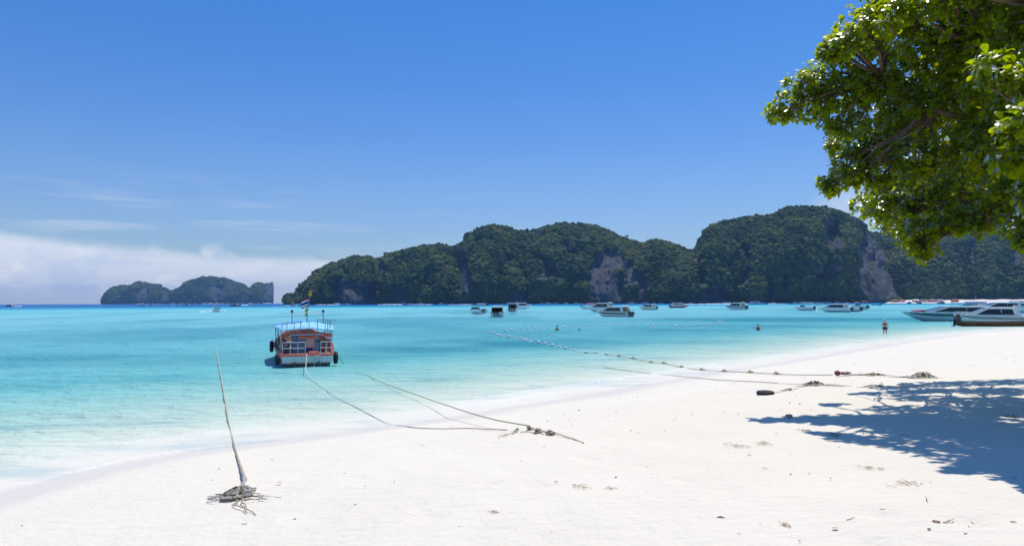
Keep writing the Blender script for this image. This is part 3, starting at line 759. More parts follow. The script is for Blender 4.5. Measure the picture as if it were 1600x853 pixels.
    MB().add([(x, y, z + .03) for x, y, z in vs[9 * nx:15 * nx]], [(i * nx + j, i * nx + j + 1, (i + 1) * nx + j + 1, (i + 1) * nx + j) for i in range(5) for j in range(8)]).build('canopy_patch', midb, cv, True)
    # valance hanging inside: red curtain under the canopy edge
    cu = MB()
    for i in range(24):
        u0 = -1 + i / 12; u1 = -1 + (i + 1) / 12
        def q(u, dz, dy): return (u * 1.34, 1.02 + dy, 1.50 + .22 * math.cos(u * 1.35) - dz + .04)
        dy = .03 * (i % 2)
        cu.add([q(u0, .03, dy), q(u1, .03, .03 - dy), q(u1, .20 + .05 * math.sin(i * 1.3), .03 - dy), q(u0, .20 + .05 * math.sin((i - 1) * 1.3), dy)], [(0, 1, 2, 3)])
    cu.build('curtain', orange, b)
    # stern rail
    rl = [(-1.18, .05, 0), (-1.18, .05, 1), (-.30, 0, 1), (-.30, 0, 0)]
    for x0, x1 in ((-1.2, -.10), (.66, 1.2)):
        for z in (.92, 1.22): MB().tube([(x0, .02, z), (x1, .02, z)], .02, 5).build('stern_rail', steel, b, True)
        n = 4 if x1 < 0 else 3
        for k in range(n):
            x = x0 + (x1 - x0) * k / (n - 1); MB().tube([(x, .02, .58), (x, .02, 1.22)], .018, 5).build('rail_post', steel, b, True)
    # tall corner posts, roof rails above the canopy at the stern
    for x, zt in ((-1.22, 2.12), (-.98, 2.20), (-.62, 2.22), (-.30, 2.24), (.12, 2.28), (.55, 2.3), (.94, 2.34), (1.06, 2.32), (1.16, 2.30), (1.26, 2.28)):
        y = 1.0 if abs(x) < 1 else .9 + (abs(x) - 1) * 2
        MB().tube([(x, y, 1.62 if abs(x) < .9 else .6), (x, y, zt)], .017, 5).build('roof_post', greyrail, b, True)
    MB().tube([(-1.22, 1.3, 2.12), (-.62, 1.0, 2.18), (-.2, 1.0, 2.2)], .018, 5).build('roof_rail', greyrail, b, True)
    MB().tube([(.55, 1.0, 2.33), (.94, 1.0, 2.34), (1.5, 1.2, 2.28)], .018, 5).build('roof_rail', greyrail, b, True)
    for x in (-.70, .92):
        MB().tube([(x, 2.3, 2.05), (x, 2.3, 2.72)], .018, 5).ball((x, 2.3, 2.76), .075, 10, 6).build('mast_lamp', black, b, True)
    MB().tube([(-.70, 2.3, 2.62), (.1, 2.3, 2.70), (.92, 2.3, 2.62)], .022, 5).build('light_strip', offw, b, True)
    # ladder
    ld = MB()
    for x in (.34, .62): ld.tube([(x, -.16, .75), (x, -.22, -.35)], .02, 5)
    for k in range(5): ld.tube([(.34, -.2, .55 - .2 * k), (.62, -.2, .55 - .2 * k)], .016, 5)
    ld.build('ladder', steel, b, True)
    # grey engine housing and pipework on the port quarter
    e = MB(); e.box((-.98, .75, .86), (.34, .45, .45), bev=.05); e.tube([(-1.1, .5, .7), (-1.05, .45, 1.0), (-.8, .5, 1.1)], .04, 6); e.tube([(-1.0, .4, .62), (-.8, .4, 1.2), (-.95, .45, 1.4)], .025, 6)
    e.ball((-.85, .55, 1.14), .11, 8, 6); e.build('engine', dkgrey, b, True)
    # bow post
    MB().tube([(0, L - .1, 1.4), (0, L + .15, 1.8), (0, L + .2, 2.05)], [.09, .07, .05], 6).build('stem_post', dkwood, b, True)
    Mx = Matrix.Translation(p) @ Matrix.Rotation(rz, 4, 'Z')
    def wp(x, y, z): return Mx @ Vector((x, y, z))
    # flag staff with flags: rests on the boat
    f = thing('flagstaff', 'tilted staff with a red, white and blue striped flag above the blue canopy', 'flagstaff', wp(.12, 3.3, 2.1), rz)
    MB().tube([(0, 0, 0), (.0, 0, .5), (.16, .1, 1.62)], [.03, .028, .02], 6).build('pole', greyrail, f, True)
    zb = 0.92
    for i, (mm, h0, h1) in enumerate(((flagred, .0, 1 / 6), (flagwhite, 1 / 6, 2 / 6), (flagblue, 2 / 6, 4 / 6), (flagwhite, 4 / 6, 5 / 6), (flagred, 5 / 6, 1))):
        q = MB(); n = 7; vs = []
        for k in range(n):
            u = k / (n - 1)
            for h in (h0, h1):
                vs.append((.13 - .44 * u, .08 + .05 * math.sin(u * 6), zb + h * .45 - u * .12 + .02 * math.sin(u * 5)))
        q.add(vs, [(2 * k, 2 * k + 1, 2 * k + 3, 2 * k + 2) for k in range(n - 1)]); q.build('flag_stripe', mm, f, True)
    q = MB(); vs = []
    for k in range(8):
        u = k / 7; vs += [(.06 - .02 * u, .03, .86 - .46 * u), (-.08 - .05 * math.sin(u * 3), .06 + .03 * math.sin(u * 9), .80 - .46 * u)]
    q.add(vs, [(2 * k, 2 * k + 1, 2 * k + 3, 2 * k + 2) for k in range(7)]); q.build('yellow_pennant', yellow, f, True)
    g = MB(); g.ball((.165, .1, 1.56), (.085, .085, .10), 9, 6, .25, 3).ball((.16, .1, 1.70), (.05, .05, .08), 8, 5, .2, 4).ball((.10, .09, 1.6), (.05, .05, .06), 8, 5, .2, 5); g.build('garland', gold, f, True)
    # fender tyres hung from the sides
    def tyre(lx, ly, lz, r, ax, label, sz=.10):
        t = thing('fender_tyre', label, 'tyre', wp(lx, ly, lz), rz, 'tyres hung along the tour boat')
        MB().torus((0, 0, 0), r, sz, ax, 22, 8, 1.0).build('tread', black, t, True)
        MB().torus((0, 0, 0), r - .03, sz * .85, ax, 22, 6, 1.12).build('sidewall', dkgrey, t, True)
        MB().tube([(0, 0, r), (.12 if lx < 0 else -.12, 0, r + .28)], .012, 4).build('lashing', ropem, t, True)
    tyre(-1.44, .25, .38, .20, 'X', 'black tyre at the port quarter of the tour boat, left of the white transom', .11)
    tyre(1.42, .20, .38, .22, 'X', 'black tyre at the right end of the white transom of the tour boat', .11)
    tyre(-1.72, 4.4, .78, .22, 'X', 'black tyre high on the far left side of the tour boat, beside its orange rail', .11)
    # life jackets piled on the benches
    q = random.Random(5); spots = [(-1.14, 2.3, .98), (-1.18, 3.2, 1.0), (-1.2, 4.1, 1.02), (-1.15, 1.6, .96), (1.12, 1.2, .95), (1.14, 2.0, .98), (1.18, 2.8, 1.0), (-1.22, 5.1, 1.05)]
    for k, (x, y, z) in enumerate(spots):
        side = 'left' if x < 0 else 'right'
        j = thing('life_jacket', 'orange life jacket on the %s-hand bench inside the tour boat, %s from the stern' % (side, {1.6: 'first', 2.3: 'second', 3.2: 'third', 4.1: 'fourth', 5.1: 'fifth', 1.2: 'first', 2.0: 'second', 2.8: 'third'}[y]), 'life jacket', wp(x, y, z - .16), rz + q.uniform(-.4, .4), 'life jackets on the tour boat %s bench' % side)
        MB().box((-.12, 0, .16), (.2, .12, .42), rx=q.uniform(-.3, .3), bev=.05).box((.12, 0, .16), (.2, .12, .42), rx=q.uniform(-.3, .3), bev=.05).build('foam_panel', lifej, j)
        MB().box((0, 0, .16), (.46, .14, .035)).build('belt', offw if k % 2 else black, j)
    return wp, b
wp, tb = tour_boat()

# ------------------------------------------------------------------ speedboats, longtails, small craft
def outboard(par, x, y, z, m, k=1.0):
    o = MB(); o.box((x, y - .22 * k, z + .42 * k), (.36 * k, .58 * k, .42 * k), bev=.10 * k).box((x, y - .20 * k, z + .70 * k), (.28 * k, .44 * k, .12 * k), bev=.05 * k)
    c = o.build('outboard_cowling', m, par)
    MB().box((x, y - .16 * k, z - .05 * k), (.14 * k, .26 * k, .62 * k), bev=.03 * k).box((x, y - .22 * k, z - .36 * k), (.09 * k, .5 * k, .1 * k), bev=.03 * k).build('outboard_leg', dkgrey, c)
def sb_secs(L, B, H, n=15, bowz=1.25):
    out = []
    for i in range(n):
        t = i / (n - 1)
        hw = B / 2 * (1 - max(0, (t - .42) / .58) ** 2.2) + .02
        zg = H * (1 + (bowz - 1) * t ** 1.6); kl = -.30 + (H * bowz * .93 + .3) * max(0, (t - .66) / .34) ** 1.7
        out.append(hull_sec(t * L, hw, zg, kl, .80))
    return out
def speedboat(label, p, head, L=9.0, B=2.7, H=.95, cabin='hard', n_out=2, hullm=None, stripe=None, roofm=None, eng=None, group='speedboats anchored in the bay', glass=None, name='speedboat', lounge=None, cabm=None, roof_h=2.05, bump=0):
    hullm = hullm or white; roofm = roofm or white; eng = eng or dkgrey; cabm = cabm or white
    b = thing(name, label, 'speedboat', p, head, group)
    S_ = sb_secs(L, B, H)
    m = MB(); m.loft(S_, close=False, caps=False); m.add(S_[0], [tuple(range(9))]); hl = m.build('hull', hullm, b, True)
    dk = MB(); dk.loft([[(s[0][0] * .98, s[0][1], s[0][2] - .05), (s[-1][0] * .98, s[-1][1], s[-1][2] - .05)] for s in S_[5:]], close=False, caps=False)
    dk.build('foredeck', white, b)
    MB().box((0, L * .18, H * .42), (B * .86, L * .36, .06)).build('cockpit_floor', offw, b)
    for s in (0, -1):
        MB().tube([(q[s][0] * 1.01, q[s][1], q[s][2]) for q in S_], .045, 5).build('gunwale', white, b, True)
    if stripe:
        for s in (0, 1):
            st = []
            for q in S_[:-1]:
                a = Vector(q[0]); c = Vector(q[1]); w1 = a.lerp(c, .25); w2 = a.lerp(c, .95)
                if s: w1.x *= -1; w2.x *= -1
                k = 1.012; st.append([(w1.x * k + (.012 if s else -.012), w1.y, w1.z), (w2.x * k + (.012 if s else -.012), w2.y, w2.z)])
            MB().loft(st, close=False, caps=False).build('hull_stripe', stripe, hl, True)
    hw = B * .43
    if cabin == 'hard':
        y0, y1, y2, y3 = L * .10, L * .36, L * .55, L * .84
        prof = [(y0, H * .95), (y3, H * 1.10), (y2, roof_h - .06), (y0 + .5, roof_h)]
        c = MB()
        for s in (-1, 1):     # side walls with thickness
            x0 = s * hw; x1 = s * (hw - .06); t0 = .90
            def X(z, xx): return xx * (1 - (1 - t0) * (z - H) / (roof_h - H))
            vs = [(X(z, x0), y, z) for y, z in prof] + [(X(z, x1), y, z) for y, z in prof]
            c.add(vs, [(0, 1, 2, 3), (7, 6, 5, 4)] + [(i, (i + 1) % 4, 4 + (i + 1) % 4, 4 + i) for i in range(4)])
        c.add([(-hw, y3, H * 1.1), (hw, y3, H * 1.1), (hw * .9, y2, roof_h - .06), (-hw * .9, y2, roof_h - .06)], [(0, 1, 2, 3)])
        cb = c.build('cabin', cabm, b)
        for s in (-1, 1):
            wn = []
            for y, z in ((y0 + .75, H * 1.22), (L * .70, H * 1.24), (L * .53, roof_h - .20), (y0 + .95, roof_h - .20)):
                f_ = 1 - .10 * (z - H) / (roof_h - H); wn.append((s * (hw * f_ + .015), y, z))
            wn2 = [(v[0] - s * .03, v[1], v[2]) for v in wn]
            MB().add(wn + wn2, [(0, 1, 2, 3), (7, 6, 5, 4)] + [(i, (i + 1) % 4, 4 + (i + 1) % 4, 4 + i) for i in range(4)]).build('side_window', glass or dark, cb)
        MB().add([(-hw * .88, L * .81, H * 1.19), (hw * .88, L * .81, H * 1.19), (hw * .82, L * .565, roof_h - .10), (-hw * .82, L * .565, roof_h - .10),
                  (-hw * .88, L * .812, H * 1.21), (hw * .88, L * .812, H * 1.21), (hw * .82, L * .567, roof_h - .07), (-hw * .82, L * .567, roof_h - .07)],
                 [(0, 1, 2, 3), (4, 5, 6, 7), (0, 1, 5, 4), (1, 2, 6, 5), (2, 3, 7, 6), (3, 0, 4, 7)]).build('windscreen', dark, cb)
        rf = MB(); rf.box((0, L * .325, roof_h + .02), (B * .82, L * .46, .10), bev=.05, taper=.93)
        rf.build('roof', roofm, b)
    else:
        rf = MB(); rf.box((0, L * .34, roof_h + .03), (B * .92, L * .52, .08), bev=.03, taper=.94); rf.build('roof', roofm, b)
        ws = MB(); ws.add([(-hw, L * .66, H * 1.05), (hw, L * .66, H * 1.05), (hw * .86, L * .55, H * 1.05 + .55), (-hw * .86, L * .55, H * 1.05 + .55), (-hw, L * .50, H), (hw, L * .50, H)],
                          [(0, 1, 2, 3), (0, 3, 4), (1, 2, 5)]); ws.build('windscreen', dark, b)
        MB().box((0, L * .52, H * .95), (B * .8, .5, .5), bev=.08).build('console', white, b)
    for s in (-1, 1):
        for y in (L * .10, L * .34):
            MB().tube([(s * hw * .97, y, H * .9), (s * hw * .92, y + .25, roof_h)], .04, 5).build('roof_pillar', white, b, True)
    arch = MB(); arch.tube([(-hw, L * .09, H * .9), (-hw * .9, L * .14, roof_h + .28), (hw * .9, L * .14, roof_h + .28), (hw, L * .09, H * .9)], .06, 6); arch.build('radar_arch', white, b, True)
    for k in range(3):
        MB().box((0, L * (.16 + .13 * k), H * .72), (B * .7, .42, .38), bev=.06).build('seat_row', lounge or navy, b)
    MB().tube([(0, L * .62, H * 1.2 + .02), (-hw * .55, L * .8, H * 1.2 + .38), (0, L * .985, H * 1.25 + .36), (hw * .55, L * .8, H * 1.2 + .38), (0, L * .62, H * 1.2 + .02)], .022, 4).build('bow_rail', steel, b, True)
    for k in range(n_out):
        outboard(b, (k - (n_out - 1) / 2) * .62, -.02, H * .42, eng[k] if isinstance(eng, (list, tuple)) else eng)
    return b
def hd(deg): return R(deg)       # 0 = bow away from the beach, positive turns the bow left
speedboat('white speedboat seen from astern with three outboards, at the front of the left cluster', W(777, 495.5), hd(2), 9.5, 3.1, .95, n_out=3, eng=[dkgrey, dkgrey, mat('white_cowling', (.7, .7, .7), .3, .1, 4)], roofm=mat('grey_roof', (.55, .60, .64), .4, .1, 4), lounge=offw, roof_h=2.15)
speedboat('white speedboat with blue canvas top moored behind the left shoulder of the three-outboard boat', at(755, 489, 178), hd(28), 8.5, 2.8, .9, cabin='open', n_out=2, roofm=navy, lounge=clothr)
speedboat('low white speedboat with dark top, right-hand one of the left cluster', at(800, 487, 190), hd(-6), 8.5, 2.8, .9, n_out=3, roofm=navy)
speedboat('small white speedboat at the far right edge of the left cluster, bow pointing right', at(803, 482, 260), hd(-60), 8, 2.6, .9, n_out=2)
speedboat('white speedboat with dark windows and brown hull stripe, stern to the right', W(985, 495.2), hd(38), 10.2, 2.9, 1.0, stripe=mat('brown_red_stripe', (.20, .06, .03), .4, .2, 3), n_out=3, roof_h=2.2)
speedboat('second white hardtop speedboat half hidden behind the brown-striped speedboat', at(960, 486, 200), hd(55), 9.5, 2.8, 1.0, n_out=2, roof_h=2.35)
speedboat('cream-hulled speedboat with dark sloping windscreen, between the brown-striped and the red speedboat', at(1026, 482.8, 255), hd(55), 7.4, 2.5, .75, hullm=cream, n_out=2, roof_h=1.7)
speedboat('long red-hulled speedboat with white top lying broadside, bow to the right', at(1047, 480.0, 330), hd(-86), 9.8, 2.8, .95, hullm=red, stripe=white, n_out=2, roof_h=1.9)
speedboat('white speedboat with dark stern lying under the hill dip, stern to the right', at(1166, 482.8, 230), hd(38), 8.5, 2.7, .9, n_out=3, roofm=white, stripe=navy)
speedboat('white speedboat with slim grey roof, left of the three rafted speedboats', at(1272, 483.6, 230), hd(36), 7.5, 2.5, .85, n_out=2, cabin='open', roofm=offw, lounge=clothr)
speedboat('long white hardtop speedboat, leftmost of the three rafted together', at(1330, 486.3, 200), hd(48), 9.6, 2.9, .95, n_out=3, roof_h=2.1)
speedboat('white speedboat under a bright blue canopy, middle of the three rafted together', at(1345, 485.5, 205), hd(40), 8.6, 2.8, .95, cabin='open', n_out=3, roofm=blue, roof_h=2.3, lounge=blue)
speedboat('white speedboat with dark red top, rightmost of the three rafted together', at(1355, 482.0, 240), hd(15), 8, 2.6, .9, cabin='open', n_out=2, roofm=redcan, roof_h=2.3)
speedboat('small white speedboat with black roof throwing spray in front of the far island', at(338, 487, 262), hd(-150), 6.2, 2.4, .85, cabin='open', n_out=1, roofm=black, roof_h=2.2, group='small craft out in the bay')

# the pair of big speedboats beached at the right
bs = speedboat('long pale speedboat close inshore at right, bow left, magenta cushions on its foredeck', W(1556, 501.5), hd(86), 14.4, 2.9, 1.22, stripe=mat('dark_teal_stripe', (.05, .13, .15), .4, .2, 3), n_out=3, roof_h=2.35, group='large boats moored at the right end of the beach', hullm=mat('pale_aqua_gelcoat', (.46, .60, .60), .3, .08, 3))
bs2 = speedboat('white speedboat astern of the long pale one, orange life jackets behind its sloping windows', W(1604, 506.0), hd(66), 8.6, 2.8, 1.05, stripe=mat('grey_stripe', (.25, .28, .32), .4, .2, 3), n_out=2, eng=black, roof_h=2.25, group='large boats moored at the right end of the beach', lounge=lifej)
def topw(parent, lx, ly, lz): return (Matrix.Translation(parent.location) @ Matrix.Rotation(parent.rotation_euler.z, 4, 'Z')) @ Vector((lx, ly, lz))
cu = thing('cushion', 'magenta sun cushion on the foredeck of the long pale speedboat', 'cushion', topw(bs, -.1, 11.9, 1.56), bs.rotation_euler.z)
for k in range(4): MB().box((0, -.6 + .42 * k, .11), (1.2, .38, .2), bev=.07).build('cushion_block', magenta, cu)
lj = thing('towel', 'magenta and orange towel hung on the side rail of the long pale speedboat', 'towel', topw(bs, 1.45, 5.2, 1.30), bs.rotation_euler.z)
MB().box((0, .7, .12), (.10, 1.5, .34), bev=.04).build('magenta_cloth', magenta, lj); MB().box((.0, -.7, .22), (.12, 1.2, .42), bev=.05).build('orange_cloth', lifej, lj)
for k, (ly, m_, lab) in enumerate(((9.4, white, 'larger white'), (10.9, offw, 'smaller white'), (3.0, blue, 'blue'))):
    fd = thing('boat_fender', lab + ' fender hanging against the side of the long pale speedboat', 'fender', topw(bs, 1.50 if k != 1 else 1.38, ly, .92), 0)
    MB().tube([(0, 0, -.28), (0, 0, -.22), (0, 0, .2), (0, 0, .27)], [.04, .15, .15, .04], 10).build('bladder', m_, fd, True); MB().tube([(0, 0, .26), (0, .05, .6)], .015, 4).build('cord', offw, fd)
for k in range(4):
    j = thing('life_jacket', 'orange life jacket in the speedboat at the right edge, %s from its stern' % ('first', 'second', 'third', 'fourth')[k], 'life jacket', topw(bs2, -.9 + .25 * k, 1.2 + .25 * k, 1.30), k, 'life jackets in the right speedboat')
    MB().box((-.13, 0, .2), (.22, .16, .46), bev=.06).box((.13, 0, .2), (.22, .16, .46), bev=.06).build('foam_panel', lifej, j)

def longtail(label, p, head, L=12, B=1.7, canopy=None, hullm=None, motor=True, group='longtail boats in the bay', cl=.5, name='longtail_boat'):
    b = thing(name, label, 'longtail boat', p, head, group); hullm = hullm or brown
    ts = [0, .1, .25, .45, .65, .8, .92, 1.0]; hw = [.62, .78, .95, 1.0, .9, .62, .26, .05]; zg = [.62, .56, .52, .52, .62, .9, 1.45, 2.1]; kl = [.10, -.1, -.2, -.22, -.2, -.05, .55, 1.5]
    secs = [hull_sec(t * L, h * B / 2, z, k, .72) for t, h, z, k in zip(ts, hw, zg, kl)]
    m = MB(); m.loft(secs, close=False, caps=False); m.add(secs[0], [tuple(range(9))]); m.build('hull', hullm, b, True)
    MB().loft([[(-h * B / 2 * .9, t * L, z - .2), (h * B / 2 * .9, t * L, z - .2)] for t, h, z in zip(ts[:-1], hw, zg)], close=False, caps=False).build('deck', deckm, b)
    for s in (-1, 1): MB().tube([(s * h * B / 2, t * L, z + .01) for t, h, z in zip(ts, hw, zg)], .045, 5).build('gunwale', dkwood, b, True)
    if canopy:
        y0, y1 = L * (.42 - cl * .5), L * (.42 + cl * .5); vs = []
        for i in range(7):
            y = y0 + (y1 - y0) * i / 6
            for j in range(7):
                u = -1 + j / 3; vs.append((u * B * .5, y, 1.75 + .22 * math.cos(u * 1.4) - .03 * (i % 2)))
        c = MB().add(vs, [(i * 7 + j, i * 7 + j + 1, (i + 1) * 7 + j + 1, (i + 1) * 7 + j) for i in range(6) for j in range(6)])
        co = c.build('canopy', canopy, b, True); md = co.modifiers.new('thick', 'SOLIDIFY'); md.thickness = .03
        for s in (-1, 1):
            for k in range(4):
                y = y0 + (y1 - y0) * k / 3; MB().tube([(s * B * .44, y, .5), (s * B * .46, y, 1.8)], .025, 4).build('canopy_post', dkwood, b)
    if motor:
        e = MB(); e.box((0, -.1, 1.0), (.42, .75, .40), bev=.06).box((0, .1, 1.26), (.26, .3, .18), bev=.04).ball((0, -.35, 1.08), .16, 8, 6); eo = e.build('engine', dkgrey, b)
        MB().tube([(0, -.4, .95), (.15, -1.6, .25), (.2, -2.6, -.25)], .035, 5).build('propeller_shaft', dkgrey, eo); MB().tube([(0, .4, 1.05), (0, 1.3, 1.2)], .025, 5).build('tiller', dkgrey, eo)
    return b
lt = longtail('low brown varnished longtail boat grounded at right, in front of the pale speedboats', W(1494, 509.5), hd(-95), 14, 1.9, None, brown, motor=False, group='large boats moored at the right end of the beach')
# its long-shaft engine tipped up with the propeller guard hanging in the shallows
e = MB(); e.box((0, .2, 1.0), (.5, .8, .42), bev=.08).box((0, .25, 1.30), (.34, .4, .2), bev=.05).tube([(-.2, .1, 1.2), (-.3, -.2, 1.45), (-.1, .3, 1.5)], .05, 6); eo = e.build('engine', dkgrey, lt)
MB().tube([(0, -.05, 1.0), (0, -.20, .4), (.02, -.32, -.25)], [.10, .14, .12], 8).box((.03, -.36, -.2), (.16, .5, .5), bev=.06).build('propeller_shaft', black, eo)
MB().tube([(0, .55, 1.1), (0, 1.5, 1.35)], .03, 5).build('tiller', dkgrey, eo)
MB().box((0, .25, 1.47), (.36, .34, .12), bev=.03).build('engine_cover', magenta, eo)
longtail('longtail boat under a faded red canopy, left of the brown-striped speedboat', at(908, 482.2, 275), hd(-88), 10, 1.8, redcan, offw, cl=.62)
longtail('dark empty longtail boat lying off the far beach, right of the rafted speedboats', at(1363, 477.5, 520), hd(-85), 8, 1.6, None, dkwood, motor=False)
longtail('teal-canopied longtail boat behind the cabin of the long pale speedboat', at(1486, 479.5, 330), hd(-92), 9, 2.0, teal, dkwood, cl=.8, motor=False)

def ferry(label, p, head, L, B, decks, roofm, hullm, group, mast=0, k=1.0, trim=None):
    b = thing('ferry_boat', label, 'ferry', p, head, group)
    S_ = sb_secs(L, B, 1.3 * k, bowz=1.5); m = MB(); m.loft(S_, close=False, caps=False); m.add(S_[0], [tuple(range(9))]); m.build('hull', hullm, b, True)
    MB().loft([[(s[0][0], s[0][1], s[0][2] - .05), (s[-1][0], s[-1][1], s[-1][2] - .05)] for s in S_], close=False, caps=False).build('deck', offw, b)
    z = 1.25 * k
    for d in range(decks):
        l = L * (.68 - .12 * d); h = 1.15 * k
        MB().box((0, L * .42, z + h * .28), (B * .86, l, h * .55), bev=.05).build('deckhouse', trim or white, b)
        n = 8
        for s in (-1, 1):
            for q in range(n):
                MB().box((s * B * .435, L * .42 - l / 2 + l * (q + .5) / n, z + h * .74), (.06, l / n * .68, h * .30)).build('window', dark, b)
                MB().box((s * B * .42, L * .42 - l / 2 + l * q / n, z + h * .75), (.08, .10, h * .42)).build('pillar', white, b)
        z += h
        MB().box((0, L * .42, z + .06), (B * .98, l * 1.06, .12), bev=.05).build('roof', roofm, b); z += .12
    if mast: MB().tube([(0, L * .45, z), (-.2, L * .4, z + mast)], .06, 5).build('mast', white, b)
    return b
G2 = 'large boats moored at the right end of the beach'
ferry('double-decked blue and grey tour ferry behind the long pale speedboat', at(1545, 482, 290), hd(84), 12.5, 4.0, 2, midb, mat('blue_grey_hull', (.30, .42, .58), .4, .1, 3), G2, 2.6, .78, mat('pale_blue_trim', (.42, .55, .72), .5, .1, 3))
ferry('low white ferry with dark blue stripe behind the speedboats at the right edge', at(1622, 483.5, 230), hd(86), 17, 4.0, 1, white, white, G2, 0, .85, navy)
speedboat('white-roofed speedboat between the blue ferry and the rafted white speedboat', at(1600, 487, 170), hd(86), 13, 3.0, 1.0, n_out=2, roof_h=2.3, group=G2, roofm=white)
ferry('white cruiser with peaked upper deck at the far right edge, topmost of the moored boats', at(1612, 481, 320), hd(88), 13, 4.2, 2, white, white, G2, 0, .9)

def far_boat(label, x, Dd, L, head, hullm, roofm, H=.9, cab=1.1, group='distant boats under the hills', wake=0, name='motor_boat'):
    p = at(x, hor(x), Dd); p.z = 0
    b = thing(name, label, 'boat', p, head, group)
    S_ = sb_secs(L, L * .27, H, 7); m = MB(); m.loft(S_, close=False, caps=False); m.add(S_[0], [tuple(range(9))]); m.build('hull', hullm, b, True)
    MB().prism([(L * .12, H * .9), (L * .72, H), (L * .56, H + cab), (L * .16, H + cab)], L * .115, L * .10).build('cabin', white, b)
    MB().box((0, L * .36, H + cab * .55), (L * .235, L * .34, cab * .32)).build('window', dark, b)
    MB().box((0, L * .36, H + cab + .08), (L * .26, L * .5, .16), bev=.05).build('roof', roofm, b)
    return b
fb = [('small dark-hulled boat with white top on the horizon at the left edge', 10, 900, 11, -80, dkgrey, white), ('white boat on the horizon just right of the left-edge boat', 24, 950, 9, 95, white, white),
      ('white boat in front of the left foot of the far island', 228, 1000, 13, 88, white, navy), ('white boat with grey top, second from left before the far island', 240, 1050, 9, 80, white, offw),
      ('long white boat under the saddle of the far island', 286, 1000, 14, -85, offw, white), ('dark and white boat before the right half of the far island', 360, 800, 13, -88, dkgrey, white),
      ('small white boat with spray at the right foot of the far island', 388, 1200, 8, -95, white, white), ('white boat low on the water left of the striped flag', 462, 720, 7, 75, white, white), ('blue-topped boat just left of the striped flag', 473, 820, 8, 80, white, blue),
      ('red and white boat at the end of the long wake under the left hill', 627, 1150, 12, -90, red, white), ('low white boat right of the red and white boat under the left hill', 662, 1250, 14, 90, white, white),
      ('white cruiser below the notch between the left and middle hills', 693, 1150, 10, 90, white, white), ('white speedboat with blue top close left of the boat cluster', 742, 700, 12, -88, white, blue),
      ('blue-canopied boat behind the left side of the boat cluster', 763, 760, 14, 90, navy, blue), ('long blue-canopied boat behind the right side of the boat cluster', 788, 800, 16, -90, white, blue),
      ('white yacht under the middle hill, left one of the near pair', 825, 1000, 13, 90, white, white), ('white yacht under the middle hill, right one of the near pair', 851, 1000, 13, -90, white, white),
      ('small white yacht below the middle summit', 888, 1100, 9, 90, white, white), ('tiny white yacht just left of the red-canopied longtail', 904, 1150, 8, 88, white, white),
      ('white cruiser behind and above the cream-hulled speedboat', 992, 900, 13, 90, white, white), ('blue boat moored right of the white cruiser behind the cream-hulled speedboat', 1004, 900, 11, -90, blue, white),
      ('white-topped boat directly behind the red-hulled speedboat', 1059, 800, 8, -90, white, white), ('small white boat left of the dark-sterned speedboat, close under the rocks', 1142, 1000, 8, 90, white, white),
      ('long white boat pulling a wake behind the dark-sterned speedboat', 1171, 850, 20, -90, white, white), ('orange and white boat at the tip of the long white wake', 1182, 900, 6, -90, lifej, white),
      ('tiny white boat alone between the orange boat and the grey-roofed speedboat', 1205, 1000, 6, -90, white, white), ('small white boat left of the grey-roofed speedboat, near the shore', 1244, 900, 5, 90, white, white),
      ('boat with blue and pink canopy behind the grey-roofed speedboat', 1273, 560, 8, -90, white, blue), ('tiny white boat under the big cliff left of the blue canopy', 1308, 1000, 4, 90, white, white),
      ('blue boat drawn up at the left end of the far beach', 1424, 900, 7, 90, blue, dkgrey), ('dark boat drawn up on the far beach, middle', 1440, 900, 8, 90, dkgrey, navy), ('dark red boat drawn up at the right of the far beach', 1476, 820, 10, 90, dkwood, redcan)]
for l_, x_, D_, L_, h_, a_, c_ in fb: far_boat(l_, x_, D_, L_, R(h_), a_, c_, H=.9 + L_ * .03, cab=.8 + L_ * .05)

def wake(label, x0, x1, Dd, h, sd, wdt=3.0):
    q = random.Random(sd); a = at(x0, hor(x0), Dd); c = at(x1, hor(x1), Dd); n = 26; secs = []
    for i in range(n):
        t = i / (n - 1); p = a.lerp(c, t); k = h * (.35 + .65 * q.random()) * (.4 + .6 * t); w = wdt * (1.2 - .6 * t)
        secs.append([(p.x, p.y - w, -.1), (p.x, p.y - w * .4, k * .8), (p.x, p.y + w * .3, k), (p.x, p.y + w, -.1)])
    o = MB().loft(secs, close=True).build('wake_foam', foamm, None, True); o['kind'] = 'stuff'
wake('', 590, 629, 1130, 1.3, 1); wake('', 493, 530, 1200, 1.0, 2); wake('', 1066, 1168, 900, 1.3, 3); wake('', 1230, 1200, 900, .7, 4); wake('', 446, 466, 900, .8, 5); wake('', 640, 676, 1200, .8, 9)
wake('', 372, 388, 1190, 1.2, 6); wake('', 700, 738, 1000, .7, 7); wake('', 20, 34, 900, .8, 8); wake('', 312, 333, 263, .28, 10, 1.4)
sp = MB(); q = random.Random(4); c0 = at(337, 487, 262)
for k in range(40): sp.ball((c0.x + q.uniform(-3.0, 3.2), c0.y + q.uniform(-2.5, 1.5), q.uniform(0, .5)), (q.uniform(.12, .5), q.uniform(.15, .5), q.uniform(.05, .28)), 6, 4, .3, k)
o = sp.build('bow_spray', foamm, None, True); o['kind'] = 'stuff'

